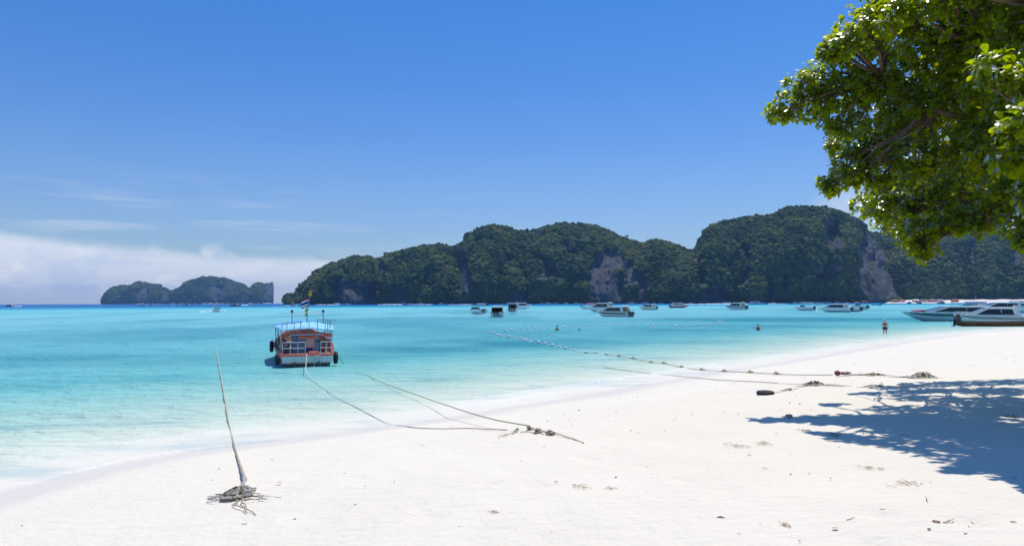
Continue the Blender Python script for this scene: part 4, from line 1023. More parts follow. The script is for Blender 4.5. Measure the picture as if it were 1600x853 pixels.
# ------------------------------------------------------------------ far beach with huts and parasols
def far_beach():
    D0 = 1010; vs = []; n = 30
    for i in range(n):
        x = 1383 + (1660 - 1383) * i / (n - 1); k = math.sin(min(1, i / 4) * math.pi / 2)
        for j, (dy, z) in enumerate(((-14, -.6), (0, .1), (14, .9), (50, 1.6), (420, 6.0))):
            p = at(x, hor(x), D0 + dy - 120 * max(0, (x - 1390) / 270)); vs.append((p.x, p.y, z * (k if j > 0 else 1) + (.5 * math.sin(i * 1.7) if j > 2 else 0)))
    o = MB().add(vs, [(i * 5 + j, i * 5 + j + 1, (i + 1) * 5 + j + 1, (i + 1) * 5 + j) for i in range(n - 1) for j in range(4)]).build('far_beach', mat('far_sand', (.72, .68, .62), .95, .06, .1), None, True)
    o['kind'] = 'structure'
far_beach()
roofs = [mat('thatch_roof', (.20, .12, .09), .9, .2, 2), mat('rust_red_roof', (.34, .10, .07), .8, .2, 2), mat('grey_tin_roof', (.42, .40, .40), .5, .15, 2), mat('violet_grey_roof', (.30, .22, .26), .8, .2, 2)]
q = random.Random(12)
huts = [(1398, 0, 'red-brown'), (1409, 1, 'reddish'), (1431, 2, 'pale tin-roofed'), (1443, 0, 'brown thatched'), (1456, 3, 'violet-roofed'), (1469, 3, 'second violet-roofed'), (1492, 1, 'rust-roofed')]
for i, (x, ri, w_) in enumerate(huts):
    Dd = 1010 - 120 * max(0, (x - 1390) / 270) + 40; p = at(x, hor(x), Dd); p.z = 1.5
    h = thing('beach_hut', '%s beach hut behind the far beach, %s from the left' % (w_, ('first', 'second', 'third', 'fourth', 'fifth', 'sixth', 'seventh')[i]), 'hut', p, q.uniform(-.3, .3), 'huts along the far beach')
    w2 = q.uniform(7, 10)
    MB().box((0, 0, 1.3), (w2, 6, 2.6)).build('wall', offw if i % 2 else deckm, h)
    MB().prism([(-4.2, 2.5), (4.2, 2.5), (0, 4.6)], w2 * .58, w2 * .45).build('roof', roofs[ri], h)
    MB().box((0, -3.03, 1.0), (1.4, .1, 2.0)).build('door', dkwood, h)
for i, (x, c_, nm) in enumerate(((1419, offw, 'white'), (1436, lifej, 'orange'), (1449, yellow, 'yellow'), (1463, lifej, 'second orange'), (1473, white, 'bright white'))):
    Dd = 1010 - 120 * max(0, (x - 1390) / 270) + 8; p = at(x, hor(x), Dd); p.z = .5
    u = thing('beach_umbrella', nm + ' parasol on the far beach in front of the huts', 'parasol', p, 0, 'parasols on the far beach')
    MB().tube([(0, 0, 0), (0, 0, 2.4)], .06, 5).build('pole', steel, u)
    k = 8; MB().add([(0, 0, 3.0)] + [(1.9 * math.cos(a * 2 * math.pi / k), 1.9 * math.sin(a * 2 * math.pi / k), 2.2) for a in range(k)], [(0, 1 + a, 1 + (a + 1) % k) for a in range(k)]).build('canopy', c_, u)

# ------------------------------------------------------------------ swimmers and waders
def person(label, p, rz, verts, edges, m, parts, scale=1.0, group=None, root=0):
    t = thing('person', label, 'person', p, rz, group)
    me = bpy.data.meshes.new('body'); me.from_pydata([tuple(c * scale for c in v[:3]) for v in verts], edges, [])
    o = bpy.data.objects.new('body', me); COL.objects.link(o); o.parent = t
    sk = o.modifiers.new('skin', 'SKIN'); 
    for i, v in enumerate(verts):
        r = v[3] if isinstance(v[3], tuple) else (v[3], v[3])
        me.skin_vertices[0].data[i].radius = (r[0] * scale, r[1] * scale)
    me.skin_vertices[0].data[root].use_root = True
    ss = o.modifiers.new('sub', 'SUBSURF'); ss.levels = 1; ss.render_levels = 1
    me.materials.append(m)
    for nm, mb, mm in parts: mb.build(nm, mm, t, True)
    return t
def hand(verts, edges, wrist, d, side, down=(0, 0, -1)):
    """palm, four unequal bent fingers and a thumb from the wrist vertex, along d"""
    d = Vector(d).normalized(); s = Vector(side).normalized(); n = d.cross(s); w = Vector(verts[wrist][:3])
    c = w + d * .05; verts.append((*c, (.034, .016))); pi = len(verts) - 1; edges.append((wrist, pi))
    for k, (off, ln) in enumerate(((-.030, .062), (-.010, .075), (.010, .078), (.030, .068))):
        b0 = c + d * .035 + s * off; verts.append((*b0, .010)); i0 = len(verts) - 1; edges.append((pi, i0))
        b1 = b0 + d * ln * .5; verts.append((*b1, .009)); b2 = b1 + (d * .8 + n * .5) * ln * .5; verts.append((*b2, .008)); edges += [(i0, i0 + 1), (i0 + 1, i0 + 2)]
    b0 = c - d * .02 - s * .045; verts.append((*b0, .011)); i0 = len(verts) - 1; edges.append((pi, i0)); b1 = b0 + (d * .8 - s * .5) * .04; verts.append((*b1, .009)); edges.append((i0, i0 + 1))
def head_parts(c, hair=hairm, cap=None, face=skin):
    c = Vector(c); f = []
    hd_ = MB().ball(c, (.078, .095, .115), 12, 9); hd_.ball(c + Vector((0, -.098, -.012)), (.013, .02, .022), 6, 5)
    for s in (-1, 1): hd_.ball(c + Vector((s * .08, 0, -.01)), (.012, .02, .03), 6, 5)
    f.append(('head', hd_, face))
    ey = MB(); [ey.ball(c + Vector((s * .03, -.088, .012)), .011, 6, 4) for s in (-1, 1)]; f.append(('eyes', ey, black))
    f.append(('mouth', MB().box(c + Vector((0, -.086, -.055)), (.045, .01, .010)), clothr))
    if cap: f.append(('cap', MB().ball(c + Vector((0, .01, .045)), (.088, .105, .085), 12, 7).box(c + Vector((0, -.12, .045)), (.13, .10, .015), bev=.005), cap))
    f.append(('hair', MB().ball(c + Vector((0, .022, .03 if not cap else .01)), (.086, .10, .105), 12, 8, .04, 3), hair))
    return f
def wader():
    z0 = -.38
    V = [(0, 0, .52, (.15, .11)), (0, 0, .68, (.135, .10)), (0, .0, .90, (.165, .11)), (0, .01, 1.0, (.15, .09)), (0, 0, 1.08, .055), (0, -.01, 1.16, .055),
         (-.10, -.03, .42, .085), (-.12, -.12, .06, .055), (-.11, -.04, -.32, .038), (-.11, -.16, -.38, .035),
         (.10, .03, .42, .085), (.11, .10, .04, .055), (.12, .22, -.32, .038), (.12, .10, -.38, .035),
         (-.20, .01, .98, .050), (-.27, -.05, .72, .038), (-.24, -.20, .52, .028), (.20, .01, .98, .050), (.28, .06, .72, .038), (.25, .0, .50, .028)]
    E = [(0, 1), (1, 2), (2, 3), (3, 4), (4, 5), (0, 6), (6, 7), (7, 8), (8, 9), (0, 10), (10, 11), (11, 12), (12, 13), (3, 14), (14, 15), (15, 16), (3, 17), (17, 18), (18, 19)]
    hand(V, E, 16, (0, -.5, -1), (1, 0, 0)); hand(V, E, 19, (0, -.3, -1), (-1, 0, 0))
    parts = head_parts((0, -.02, 1.27), cap=clothw, face=skin)
    def band(z0, z1, rx, ry): return MB().loft([[(rx * math.cos(a * math.pi / 6), ry * math.sin(a * math.pi / 6) , z) for a in range(12)] for z in (z0, (z0 + z1) / 2, z1)], caps=False)
    parts += [('swim_top', band(.84, .97, .195, .135), clothr), ('swim_shorts', band(.38, .60, .20, .15), clothk)]
    person('bather in white cap and rust swimwear wading near the beach, left of the moored speedboats', (W(1383, 520.5).x, W(1383, 520.5).y, .36 - .36), R(-25), V, E, skin, parts)
wader()
def swimmer(label, px, py, arms, m=skin2, dip=0.0, top=None, g=None):
    V = [(0, .05, -.45, (.15, .11)), (0, .02, -.2, (.14, .10)), (0, 0, .02, (.17, .11)), (0, 0, .12, (.14, .08)), (0, 0, .20, .05), (0, 0, .27, .05),
         (-.20, 0, .10, .05), (.20, 0, .10, .05)]
    E = [(0, 1), (1, 2), (2, 3), (3, 4), (4, 5), (3, 6), (3, 7)]
    for s, i in ((-1, 6), (1, 7)):
        a, b_ = ((s * .38, -.12, .04), (s * .50, -.34, .02)) if arms else ((s * .27, -.04, -.15), (s * .25, -.2, -.32))
        V += [(*a, .038), (*b_, .028)]; n = len(V); E += [(i, n - 2), (n - 2, n - 1)]; hand(V, E, n - 1, (s * .4, -1, -.1), (1, 0, 0))
    parts = head_parts((0, -.02, .38), face=m)
    if top: parts.append(('swim_top', MB().loft([[(.20 * math.cos(a * math.pi / 6), .14 * math.sin(a * math.pi / 6), z) for a in range(12)] for z in (-.14, 0)], caps=False), top))
    p = W(px, py); p.z = -dip
    person(label, p, R(q.uniform(-30, 30)), V, E, m, parts, group=g)
swimmer('dark-haired bather chest-deep inside the float line, left of the two heads', 870.5, 516.5, False, skin2, -.12)
swimmer('swimmer with only a dark head above water, right of the chest-deep bather', 905, 516.5, False, skin, .24)
swimmer('waist-deep bather with arms out, alone beyond the right end of the floats', 1184.5, 516, True, skin2, -.22, clothr)

# ------------------------------------------------------------------ float lines
def gp(x, y, dz=0):      # water if it lies off the beach, else sand
    w = W(x, y)
    return Vector((w.x, w.y, dz)) if shore_dist(np.array([w.x]), np.array([w.y]))[0] < 0 else S(x, y, dz)
A = [(80, 113), (97, 115), (120, 120), (143, 132), (165, 135), (215, 141), (250, 146), (287, 153), (318, 161), (350, 173), (396, 176), (436, 184), (481, 192), (525, 203), (562, 211), (619, 227), (684, 238), (747, 241), (812, 249), (887, 261), (973, 277), (1080, 300), (1160, 306), (1268, 330), (1390, 347), (1528, 355)]
A = [(740 + x * .25625, 490 + y * .25625) for x, y in A] + [(1172, 583), (1213, 585.6)]
Bl = [(190, 105), (228, 101), (290, 93), (332, 92), (375, 90), (410, 90), (455, 90), (555, 82), (592, 80), (635, 75), (672, 77), (710, 72), (762, 72), (800, 70), (845, 68), (875, 66), (900, 64), (930, 66), (975, 64), (1035, 66), (1093, 66), (1145, 65), (1200, 68), (1258, 65), (1096, 77), (1232, 77), (1280, 79), (1328, 75), (1370, 70), (1410, 66), (1445, 63), (1470, 62), (1490, 52), (1500, 45), (1512, 48)]
Bl = [(740 + x * .25625, 490 + y * .25625) for x, y in Bl]
def float_obj(p, m, lab, grp, r, rz, wrapped):
    t = thing('rope_float', lab, 'float', p, rz, grp)
    MB().tube([(-r * 1.5, 0, 0), (-r * 1.3, 0, 0), (-r * .6, 0, 0), (r * .6, 0, 0), (r * 1.3, 0, 0), (r * 1.5, 0, 0)], [r * .3, r * .7, r, r, r * .7, r * .3], 10).build('shell', m, t, True)
    if wrapped:
        w_ = MB(); qq = random.Random(int(p.x * 100))
        w_.tube([(-r * 2.8, 0, -r * .5), (-r * 1.6, .02, -.1 * r), (-r * .8, r * .6, r * .9), (0, -r * .3, r * 1.05), (r * .9, .3 * r, r * .8), (r * 1.7, 0, 0), (r * 3.0, 0, -r * .5)], r * .24, 5)
        for k in range(3): w_.tube([(r * 1.5, 0, 0), (r * (2.2 + qq.random()), qq.uniform(-r, r), -r * .4)], r * .13, 4)
        w_.build('lashing', roped, t, True)
ORD = ['first', 'second', 'third', 'fourth', 'fifth', 'sixth', 'seventh', 'eighth', 'ninth', 'tenth', 'eleventh', 'twelfth', 'thirteenth', 'fourteenth', 'fifteenth', 'sixteenth', 'seventeenth', 'eighteenth', 'nineteenth', 'twentieth']
def nth(i):
    if i < 20: return ORD[i]
    t_ = ['twenty', 'thirty'][(i + 1) // 10 - 2]; u_ = (i + 1) % 10
    return t_ + '-' + ORD[u_ - 1] if u_ else {'twenty': 'twentieth', 'thirty': 'thirtieth'}[t_]
NA = sum(1 for x, y in A if x <= 965)
for i, (x, y) in enumerate(A):
    p = gp(x, y, .04)
    if x > 965: float_obj(p + Vector((0, 0, .02)), floaty, 'yellowed rope-lashed float, %s of those coming ashore, counted from the water' % nth(i - NA), 'yellowed floats on the near line', .052, q.uniform(-.4, .4), True)
    else: float_obj(p, floatw, 'white float, %s from the seaward end of the near diagonal line' % nth(i), 'white floats on the near line', .095 if x < 850 else .085, q.uniform(-.5, .5), False)
for i, (x, y) in enumerate(sorted(Bl)):
    float_obj(gp(x, y, .05), floatw, 'small white float, %s from the left end of the far row' % nth(i), 'white floats in the far row', .11, q.uniform(-.5, .5), False)
def rope(name, label, pts, r, m, n=6, jit=0.0, sd=1, sub=8, cat='rope', group=None, knots=0.0):
    qq = random.Random(sd); P = [Vector(p) for p in pts]; out = []
    for i in range(len(P) - 1):
        p0 = P[max(i - 1, 0)]; p1 = P[i]; p2 = P[i + 1]; p3 = P[min(i + 2, len(P) - 1)]
        for k in range(sub):
            t = k / sub
            v = .5 * ((2 * p1) + (-p0 + p2) * t + (2 * p0 - 5 * p1 + 4 * p2 - p3) * t * t + (-p0 + 3 * p1 - 3 * p2 + p3) * t ** 3)
            out.append(v + Vector((qq.uniform(-1, 1), qq.uniform(-1, 1), abs(qq.uniform(-.6, 1)))) * jit)
    out.append(P[-1])
    rs = [r * (1 + knots * qq.uniform(-.6, 1)) for _ in out]
    o = MB().tube(out, rs, n).build(name, m, None, True)
    return tag(o, label, cat, group)
rope('float_line', 'thin dark rope threading the near floats, up to the maroon bundle on the sand', [gp(x, y, .03) for x, y in A[19:]] + [S(1255, 587, .03), S(1301, 587.5, .04)], .013, ropeo, jit=.006, sub=5)
rope('float_line', 'thin rope in the water joining the white floats of the near diagonal line', [gp(x, y, -.012) for x, y in A[3:20]], .02, ropew, sub=3)

# ------------------------------------------------------------------ ropes lying on the beach and running into the sea
def boat_pt(x, y, z): return wp(x, y, z)
st0 = boat_pt(-.02, -.1, .62)
rope('mooring_rope', 'white mooring rope sagging from the stern of the tour boat into the shallows', [st0, W(478, 575, .30), W(484, 588, .06), W(500, 602, .02), W(530, 622, .02), W(565, 640, .02), W(604, 661, .012), gp(622, 665, .012), S(640, 667.5, .015)], .014, ropew, sub=8)
rope('mooring_rope', 'short dark stern line slanting into the water right of the tour boat tyre', [boat_pt(1.3, .2, .75), boat_pt(1.75, .0, .15), W(537, 566, -.05)], .012, roped, sub=4)
k0 = S(828, 672, .09)
rope('mooring_rope', 'olive rope running straight from the shallows up to the knotted bundle mid-beach', [W(573, 586, -.04), W(600, 598.5, .08), W(680, 627, .24), W(760, 652.5, .62), k0], .012, ropeg, sub=5, jit=.004)
rope('mooring_rope', 'brown rope lying loose on dry sand left of the pale frayed knot', [gp(634, 666.5, .0), S(640, 667.5, .012), S(655, 669.5, .015), S(690, 671, .02), S(730, 670, .015), S(765, 672, .02), S(792, 673.5, .03)], .009, ropeo, sub=6, jit=.004)
rope('rope_strand', 'doubled strands of rope tying the three knotted lumps of the mid-beach bundle together', [S(824, 671.5, .05), S(834, 675, .06), S(844, 677, .04), S(853, 679.5, .06), S(864, 681, .05)], .017, ropem, sub=7, jit=.012, knots=.4)
rope('mooring_rope', 'dark tail of rope leading right from the knotted bundle and sinking into the sand', [S(862, 678, .05), S(880, 683, .03), S(895, 687, .02), S(912, 692, .0)], .011, ropem, sub=6, jit=.006)
rope('mooring_rope', 'thin rope running from the shallows to the frayed bundle near the tyre', [gp(943, 574, .0), gp(1000, 582, .02), gp(1060, 588, .02), S(1120, 594, .02), S(1170, 596.5, .02), S(1215, 600, .03)], .011, ropeo, sub=5)
rope('mooring_rope', 'thin line on the sand from the maroon bundle to the tangled strands at right', [S(1325, 587, .04), S(1350, 586.5, .03), S(1366, 585, .05)], .02, roped, sub=5)
rope('mooring_rope', 'thin pale cord lying on the sand right of the small tan rope scrap', [S(1386, 604, .02), S(1415, 604.5, .01), S(1455, 603, .01)], .012, ropem, sub=5)
# the taut line from the heap at lower left
pts = [S(374, 772, .05), S(381, 764, .10), S(383, 757, .08), S(378, 740, .05), S(372, 720, .04), S(364, 690, .03), gp(357, 660, .03), gp(352, 630, .03), gp(347, 600, .03), gp(342, 572, .02), gp(338, 548, .0)]
rope('mooring_rope', 'long weathered rope running from the heap at lower left far out over the water', pts, .019, ropem, n=8, jit=.004, sub=9, knots=.25, sd=3)
rope('rope_strand', 'loose grey strand twisted along the lower part of the taut rope at lower left', [pts[0] + Vector((.02, 0, .01)), pts[1] + Vector((.018, 0, .01)), pts[2] + Vector((-.012, 0, .015)), pts[3] + Vector((.01, 0, 0)), pts[4]], .010, bleached, n=6, jit=.006, sub=9, knots=.4, sd=8)

def heap(name, label, cx, cy, wx, wy, h, n, r, mats, sd, cat='rope heap', spill=(), seg=26, group=None):
    """a heap of old rope: many curled lengths lying over one another, plus tails spilling out"""
    qq = random.Random(sd); c = S(cx, cy); t = thing(name, label, cat, c, 0, group)
    for k in range(n):
        a = qq.uniform(0, 6.28); rad = qq.random() ** .6; x = math.cos(a) * wx * rad * .62; y = math.sin(a) * wy * rad * .62
        th = qq.uniform(0, 6.28); cur = qq.uniform(-26, 26); P = []
        rr = r * qq.uniform(.7, 1.3)
        for i in range(seg):
            cur += qq.uniform(-9, 9); cur = max(-34, min(34, cur)); th += cur * .022
            st = wx * .12
            x += math.cos(th) * st; y += math.sin(th) * st
            e = (x / wx) ** 2 + (y / wy) ** 2
            if e > 1: th += .55; x *= .95; y *= .95
            top = h * max(0, 1 - e) ** 1.0
            z = rr + top * (k + .5) / n + abs(math.sin(i * .7 + k)) * r * 1.2
            gzz = gz(c.x + x, c.y + y) - c.z
            P.append((x, y, z + gzz))
        MB().tube(P, [rr * (1 + .18 * math.sin(i * 2.4)) * (.5 if i in (0, seg - 1) else 1) for i in range(seg)], 6).build('rope_coil', mats[k % len(mats)], t, True)
    for k, pts_ in enumerate(spill):
        P = [S(px, py, r * 1.2) - c for px, py in pts_]; out = []
        for i in range(len(P) - 1):
            for u in range(6): out.append(P[i].lerp(P[i + 1], u / 6) + Vector((qq.uniform(-1, 1), qq.uniform(-1, 1), abs(qq.uniform(0, 1)))) * r * .9 + Vector((math.sin((i * 6 + u) * 1.1 + k), math.cos((i * 6 + u) * .9 + k), 0)) * r * 1.3)
        out.append(P[-1])
        MB().tube(out, [r * (.95 - .5 * i / len(out)) for i in range(len(out))], 6).build('rope_tail', mats[(k + 1) % len(mats)], t, True)
        f = MB()
        for w_ in range(7):
            e = out[-1]; d = (out[-1] - out[-3]).normalized() if (out[-1] - out[-3]).length > 0 else Vector((1, 0, 0))
            e2 = e + d * qq.uniform(.03, .12) + Vector((qq.uniform(-.04, .04), qq.uniform(-.04, .04), 0)); e2.z = e.z - r * .4
            f.tube([e - d * .02, e.lerp(e2, .5) + Vector((0, 0, .006)), e2], [r * .3, r * .2, r * .08], 4)
        f.build('frayed_end', bleached, t, True)
    return t
heap('rope_heap', 'heap of old bleached rope on the sand at lower left, foot of the long line', 375, 772, .225, .19, .085, 30, .0115, [ropem, bleached, ropem, bleached, ropeo, ropem, bleached, roped], 21, spill=(((372, 776), (352, 780), (336, 783)), ((378, 780), (380, 790), (397, 803)), ((360, 775), (346, 776), (334, 777)), ((385, 778), (400, 777), (413, 776)), ((372, 782), (366, 790), (385, 800)), ((388, 770), (400, 772), (411, 779)), ((365, 770), (350, 774), (338, 774)), ((380, 783), (392, 782), (404, 781))))
heap('rope_knot', 'dark knotted loops in the rope bundle mid-beach, its left lump', 828, 673.5, .070, .06, .085, 8, .012, [ropem, ropeo], 31, 'rope knot', seg=18)
heap('rope_knot', 'middle knotted lump of the mid-beach rope bundle', 840, 677, .085, .06, .085, 9, .012, [ropem, bleached, ropeo], 32, 'rope knot', seg=18)
heap('rope_knot', 'right-hand and largest knotted lump of the mid-beach rope bundle', 858, 680, .095, .07, .10, 10, .013, [ropem, ropeo], 33, 'rope knot', seg=18)
heap('rope_knot', 'pale frayed knot with a fibre tail, left of the mid-beach rope bundle', 807, 674.5, .07, .05, .06, 6, .011, [bleached, ropem], 34, 'rope knot', spill=(((803, 676), (790, 681), (780, 684)), ((805, 677), (794, 679), (786, 680)), ((812, 676), (830, 676), (838, 678))), seg=16)
heap('rope_tangle', 'long frayed rope tangle on the sand, its thick middle right of the tyre', 1272, 602, .30, .11, .12, 16, .014, [ropem, bleached, roped], 35, 'rope tangle', spill=(((1262, 602), (1240, 601), (1218, 600)), ((1285, 602), (1305, 604), (1325, 604)), ((1262, 604), (1248, 604), (1244, 605)), ((1292, 601), (1308, 602), (1316, 604))))
heap('rope_tangle', 'short tan frayed rope between the tyre and the long rope tangle', 1232, 610.5, .16, .06, .05, 7, .012, [bleached, ropem], 36, 'rope tangle', spill=(((1222, 612), (1210, 615), (1204, 616)), ((1240, 609), (1250, 606), (1262, 604))))
heap('rope_tangle', 'tangle of stiff wiry strands at the far right end of the beach ropes', 1440, 590, .40, .16, .16, 18, .012, [ropem, roped, bleached], 37, 'rope tangle', spill=(((1425, 590), (1400, 590), (1378, 589)), ((1450, 590), (1462, 590), (1470, 591)), ((1400, 588), (1385, 587), (1362, 586))))
heap('rope_tangle', 'thin loose rope coils just right of the maroon bundle', 1368, 587, .22, .08, .06, 7, .013, [roped, ropem], 38, 'rope tangle', spill=(((1360, 588), (1348, 587), (1342, 587)),))
heap('rope_scrap', 'small tan rope scrap lying alone above the edge of the tree shadow', 1366, 604.5, .20, .07, .05, 7, .014, [bleached, ropem], 39, 'rope scrap', spill=(((1360, 605), (1350, 606), (1343, 606)), ((1372, 603), (1378, 600), (1377, 598))))
b_ = thing('float_bundle', 'maroon net float and dark rope bundle at the top of the near float line', 'float bundle', S(1316, 587.5, .05), 0)
maroon = mat('maroon_float', (.20, .03, .05), .6, .25, 9)
MB().ball((-.16, 0, .05), (.10, .09, .09), 10, 7).build('float', maroon, b_, True)
qq = random.Random(3)
for k in range(7): MB().tube([(-.08 + .05 * k + .05 * math.cos(a), .07 * math.sin(a), .04 + .04 * math.cos(a * 1.3 + k)) for a in np.linspace(0, 6.2, 12)], .016, 5).build('rope_coil', roped if k % 2 else maroon, b_, True)
ty = thing('old_tyre', 'black tyre lying flat on the sand at the end of the tan rope', 'tyre', S(1196, 616.5, .05), .3)
MB().torus((0, 0, 0), .175, .06, 'Z', 26, 10, .9).build('tread', black, ty, True); MB().torus((0, 0, .03), .15, .035, 'Z', 26, 6, .7).build('sidewall', dkgrey, ty, True)
stn = MB(); stn.ball((0, 0, .03), (.075, .05, .035), 9, 6, .16, 5); o = stn.build('stone', stonem, None, True); o.location = S(1233, 652); tag(o, 'pinkish flat stone just off the left tip of the tree shadow', 'stone')

# ------------------------------------------------------------------ beach litter: the larger bits singly, the rest as one
def bit(kind, x, y, sc_, label, m, sd, grp):
    if kind == 'weed' and x < 1250: sc_ *= .7
    qq = random.Random(sd); mb = MB(); p = S(x, y, .003)
    if kind == 'leaf':
        n = 6; vs = []
        for i in range(n):
            u = i / (n - 1); w_ = math.sin(u * math.pi) * .32 + .02
            for s in (-1, 0, 1): vs.append(((u - .5) * sc_, s * w_ * sc_, .01 + .25 * sc_ * abs(s) * w_ + .10 * sc_ * (u - .5) ** 2))
        mb.add(vs, [(i * 3 + j, i * 3 + j + 1, (i + 1) * 3 + j + 1, (i + 1) * 3 + j) for i in range(n - 1) for j in range(2)])
    elif kind == 'twig':
        mb.tube([((i / 5 - .5) * sc_, qq.uniform(-.05, .05) * sc_, .008 + qq.random() * .02 * sc_) for i in range(6)], [.05 * sc_ * (1 - i * .12) for i in range(6)], 5)
    else:
        for k in range(30):
            a = qq.uniform(0, 6.28); x0, y0 = qq.gauss(0, .30) * sc_, qq.gauss(0, .16) * sc_; l = min(sc_ * qq.uniform(.08, .35), .11)
            mb.tube([(x0, y0, .004), (x0 + math.cos(a) * l * .5, y0 + math.sin(a) * l * .5, .004 + .06 * sc_ * qq.random()), (x0 + math.cos(a + .5) * l, y0 + math.sin(a + .5) * l, .003)], .0022 * qq.uniform(.6, 1.6), 4)
    o = mb.build({'leaf': 'dead_leaf', 'twig': 'driftwood_twig', 'weed': 'dry_weed'}[kind], m, None, kind != 'weed'); o.location = p; o.rotation_euler = (0, 0, qq.uniform(0, 6.28)); tag(o, label, {'leaf': 'leaf', 'twig': 'twig', 'weed': 'dry weed'}[kind], grp)
bit('weed', 907, 760, .30, 'tan scrap of dry weed, lower middle of the beach, the left of two', strawm, 1, 'dry weed on the beach')
bit('weed', 955, 763, .16, 'small dark-tan weed scrap right of the larger tan one, lower middle', strawm, 2, 'dry weed on the beach')
bit('weed', 773, 800, .16, 'small orange-tan weed scrap low on the beach, centre', strawm, 3, 'dry weed on the beach')
bit('weed', 1150, 697, .55, 'wide tan drift of dry weed left of the tree shadow, beside a fainter one', strawm, 4, 'dry weed on the beach')
bit('weed', 1192, 693, .40, 'dry weed drift just below the left tip of the tree shadow', strawm, 5, 'dry weed on the beach')
bit('weed', 1360, 731, .22, 'small round tuft of weed below the lower edge of the tree shadow', strawm, 6, 'dry weed on the beach')
bit('weed', 1427, 758, .40, 'spread weed tuft under the lower right lobe of the tree shadow', strawm, 7, 'dry weed on the beach')
bit('weed', 1258, 673, .25, 'dark weed clump touching the shadow edge below the pinkish stone', weedm, 8, 'dry weed on the beach')
bit('weed', 1302, 679, .34, 'dark weed clump lying inside the left lobe of the tree shadow', weedm, 9, 'dry weed on the beach')
bit('weed', 1228, 820, .18, 'tan weed scrap low on the beach, right of centre near the bottom edge', strawm, 10, 'dry weed on the beach')
bit('weed', 1582, 651, .55, 'dark weed heap in the tree shadow at the right edge', weedm, 11, 'dry weed on the beach')
bit('leaf', 1381, 797, .075, 'dark curled dead leaf on sunlit sand below the tree shadow, leftmost', leafd, 12, 'dead leaves on the beach')
bit('leaf', 1463, 817, .095, 'dark curled dead leaf beside a pale stick, lower right', leafd, 13, 'dead leaves on the beach')
bit('leaf', 1452, 828, .05, 'small dead leaf below and left of the larger curled one, lower right', leafd, 14, 'dead leaves on the beach')
bit('leaf', 1305, 827, .065, 'pale dead leaf near the bottom edge, right of centre', strawm, 15, 'dead leaves on the beach')
bit('leaf', 1585, 818, .07, 'brown dead leaf near the bottom right corner', leafd, 16, 'dead leaves on the beach')
bit('leaf', 436, 755, .09, 'tan dead leaf on the sand right of the rope heap', strawm, 17, 'dead leaves on the beach')
bit('twig', 1448, 782, .20, 'thin dark twig on sunlit sand below the right part of the shadow', weedm, 18, 'twigs on the beach')
bit('twig', 1483, 815, .22, 'pale stick lying beside the curled dead leaf, lower right', strawm, 19, 'twigs on the beach')
bit('twig', 1330, 812, .14, 'short pale stick on the lower right sand, left of the dark leaf', strawm, 20, 'twigs on the beach')
def litter():
    qq = random.Random(99); mb = MB()
    n = 0
    while n < 520:
        x = qq.uniform(-11, 22); y = 3.5 + 30 * qq.random() ** 1.8
        d = float(shore_dist(np.array([x]), np.array([y]))[0])
        if d < 2.2: continue
        if abs(x) > y * .95 + 2: continue
        shade = 1 if (x > 5 and 6 < y < 17) else 0
        if not shade and qq.random() < .45 and x < 2: continue
        z = gz(x, y); a = qq.uniform(0, 6.28); l = qq.uniform(.008, .05) * (1.5 if shade else 1); n += 1
        t = qq.random()
        if t < .55:
            mb.tube([(x, y, z + .003), (x + math.cos(a) * l, y + math.sin(a) * l, z + .008), (x + math.cos(a + .4) * l * 2, y + math.sin(a + .4) * l * 2, z + .003)], qq.uniform(.0015, .005), 4)
        elif t < .8:
            mb.ball((x, y, z + l * .1), (l * .35, l * .3, l * .2), 6, 4, .2, n)
        else:
            u = Vector((math.cos(a), math.sin(a), 0)) * l; v = Vector((-math.sin(a), math.cos(a), .35)) * l * .5; c = Vector((x, y, z + .008))
            mb.add([c - u, c - v * .8, c + u, c + v], [(0, 1, 2, 3)])
    o = mb.build('beach_litter', weedm, None); o['kind'] = 'stuff'
litter()

# ------------------------------------------------------------------ the tree leaning over the beach
def leaf_material():
    m = bpy.data.materials.new('sea_almond_leaf'); m.use_nodes = True; t = NT(m.node_tree)
    g = t.n('ShaderNodeNewGeometry'); oi = t.n('ShaderNodeObjectInfo'); pos = g.outputs['Position']
    n1 = t.noise(pos, 1.1, 2, .5); n2 = t.noise(pos, 11, 2, .5)
    f = t.math('ADD', t.math('MULTIPLY', n1, .45), t.math('MULTIPLY', n2, .55))
    c = t.ramp(f, [(.30, (.080, .130, .004)), (.50, (.150, .210, .006)), (.66, (.245, .295, .007)), (.80, (.35, .355, .010))])
    c = t.mix(t.smooth(t.noise(pos, 7.3, 1, .5), .73, .77), c, (.30, .10, .03))
    tc = t.mix(1.0, c, (2.9, 2.6, .5), 'MULTIPLY')
    d = t.n('ShaderNodeBsdfDiffuse'); t.l(c, d.inputs[0])
    tr = t.n('ShaderNodeBsdfTranslucent'); t.l(tc, tr.inputs[0])
    mx = t.n('ShaderNodeMixShader'); mx.inputs[0].default_value = .60; t.l(d.outputs[0], mx.inputs[1]); t.l(tr.outputs[0], mx.inputs[2])
    gl = t.n('ShaderNodeBsdfGlossy'); gl.inputs['Roughness'].default_value = .42; gl.inputs[0].default_value = (.6, .6, .5, 1)
    fr = t.n('ShaderNodeFresnel'); fr.inputs[0].default_value = 1.16
    m2 = t.n('ShaderNodeMixShader'); t.l(fr.outputs[0], m2.inputs[0]); t.l(mx.outputs[0], m2.inputs[1]); t.l(gl.outputs[0], m2.inputs[2])
    o = t.n('ShaderNodeOutputMaterial'); t.l(m2.outputs[0], o.inputs[0]); return m
LEAFM = leaf_material()
bark = mat('grey_brown_bark', (.17, .115, .08), .9, .35, 5, bump=1.0)
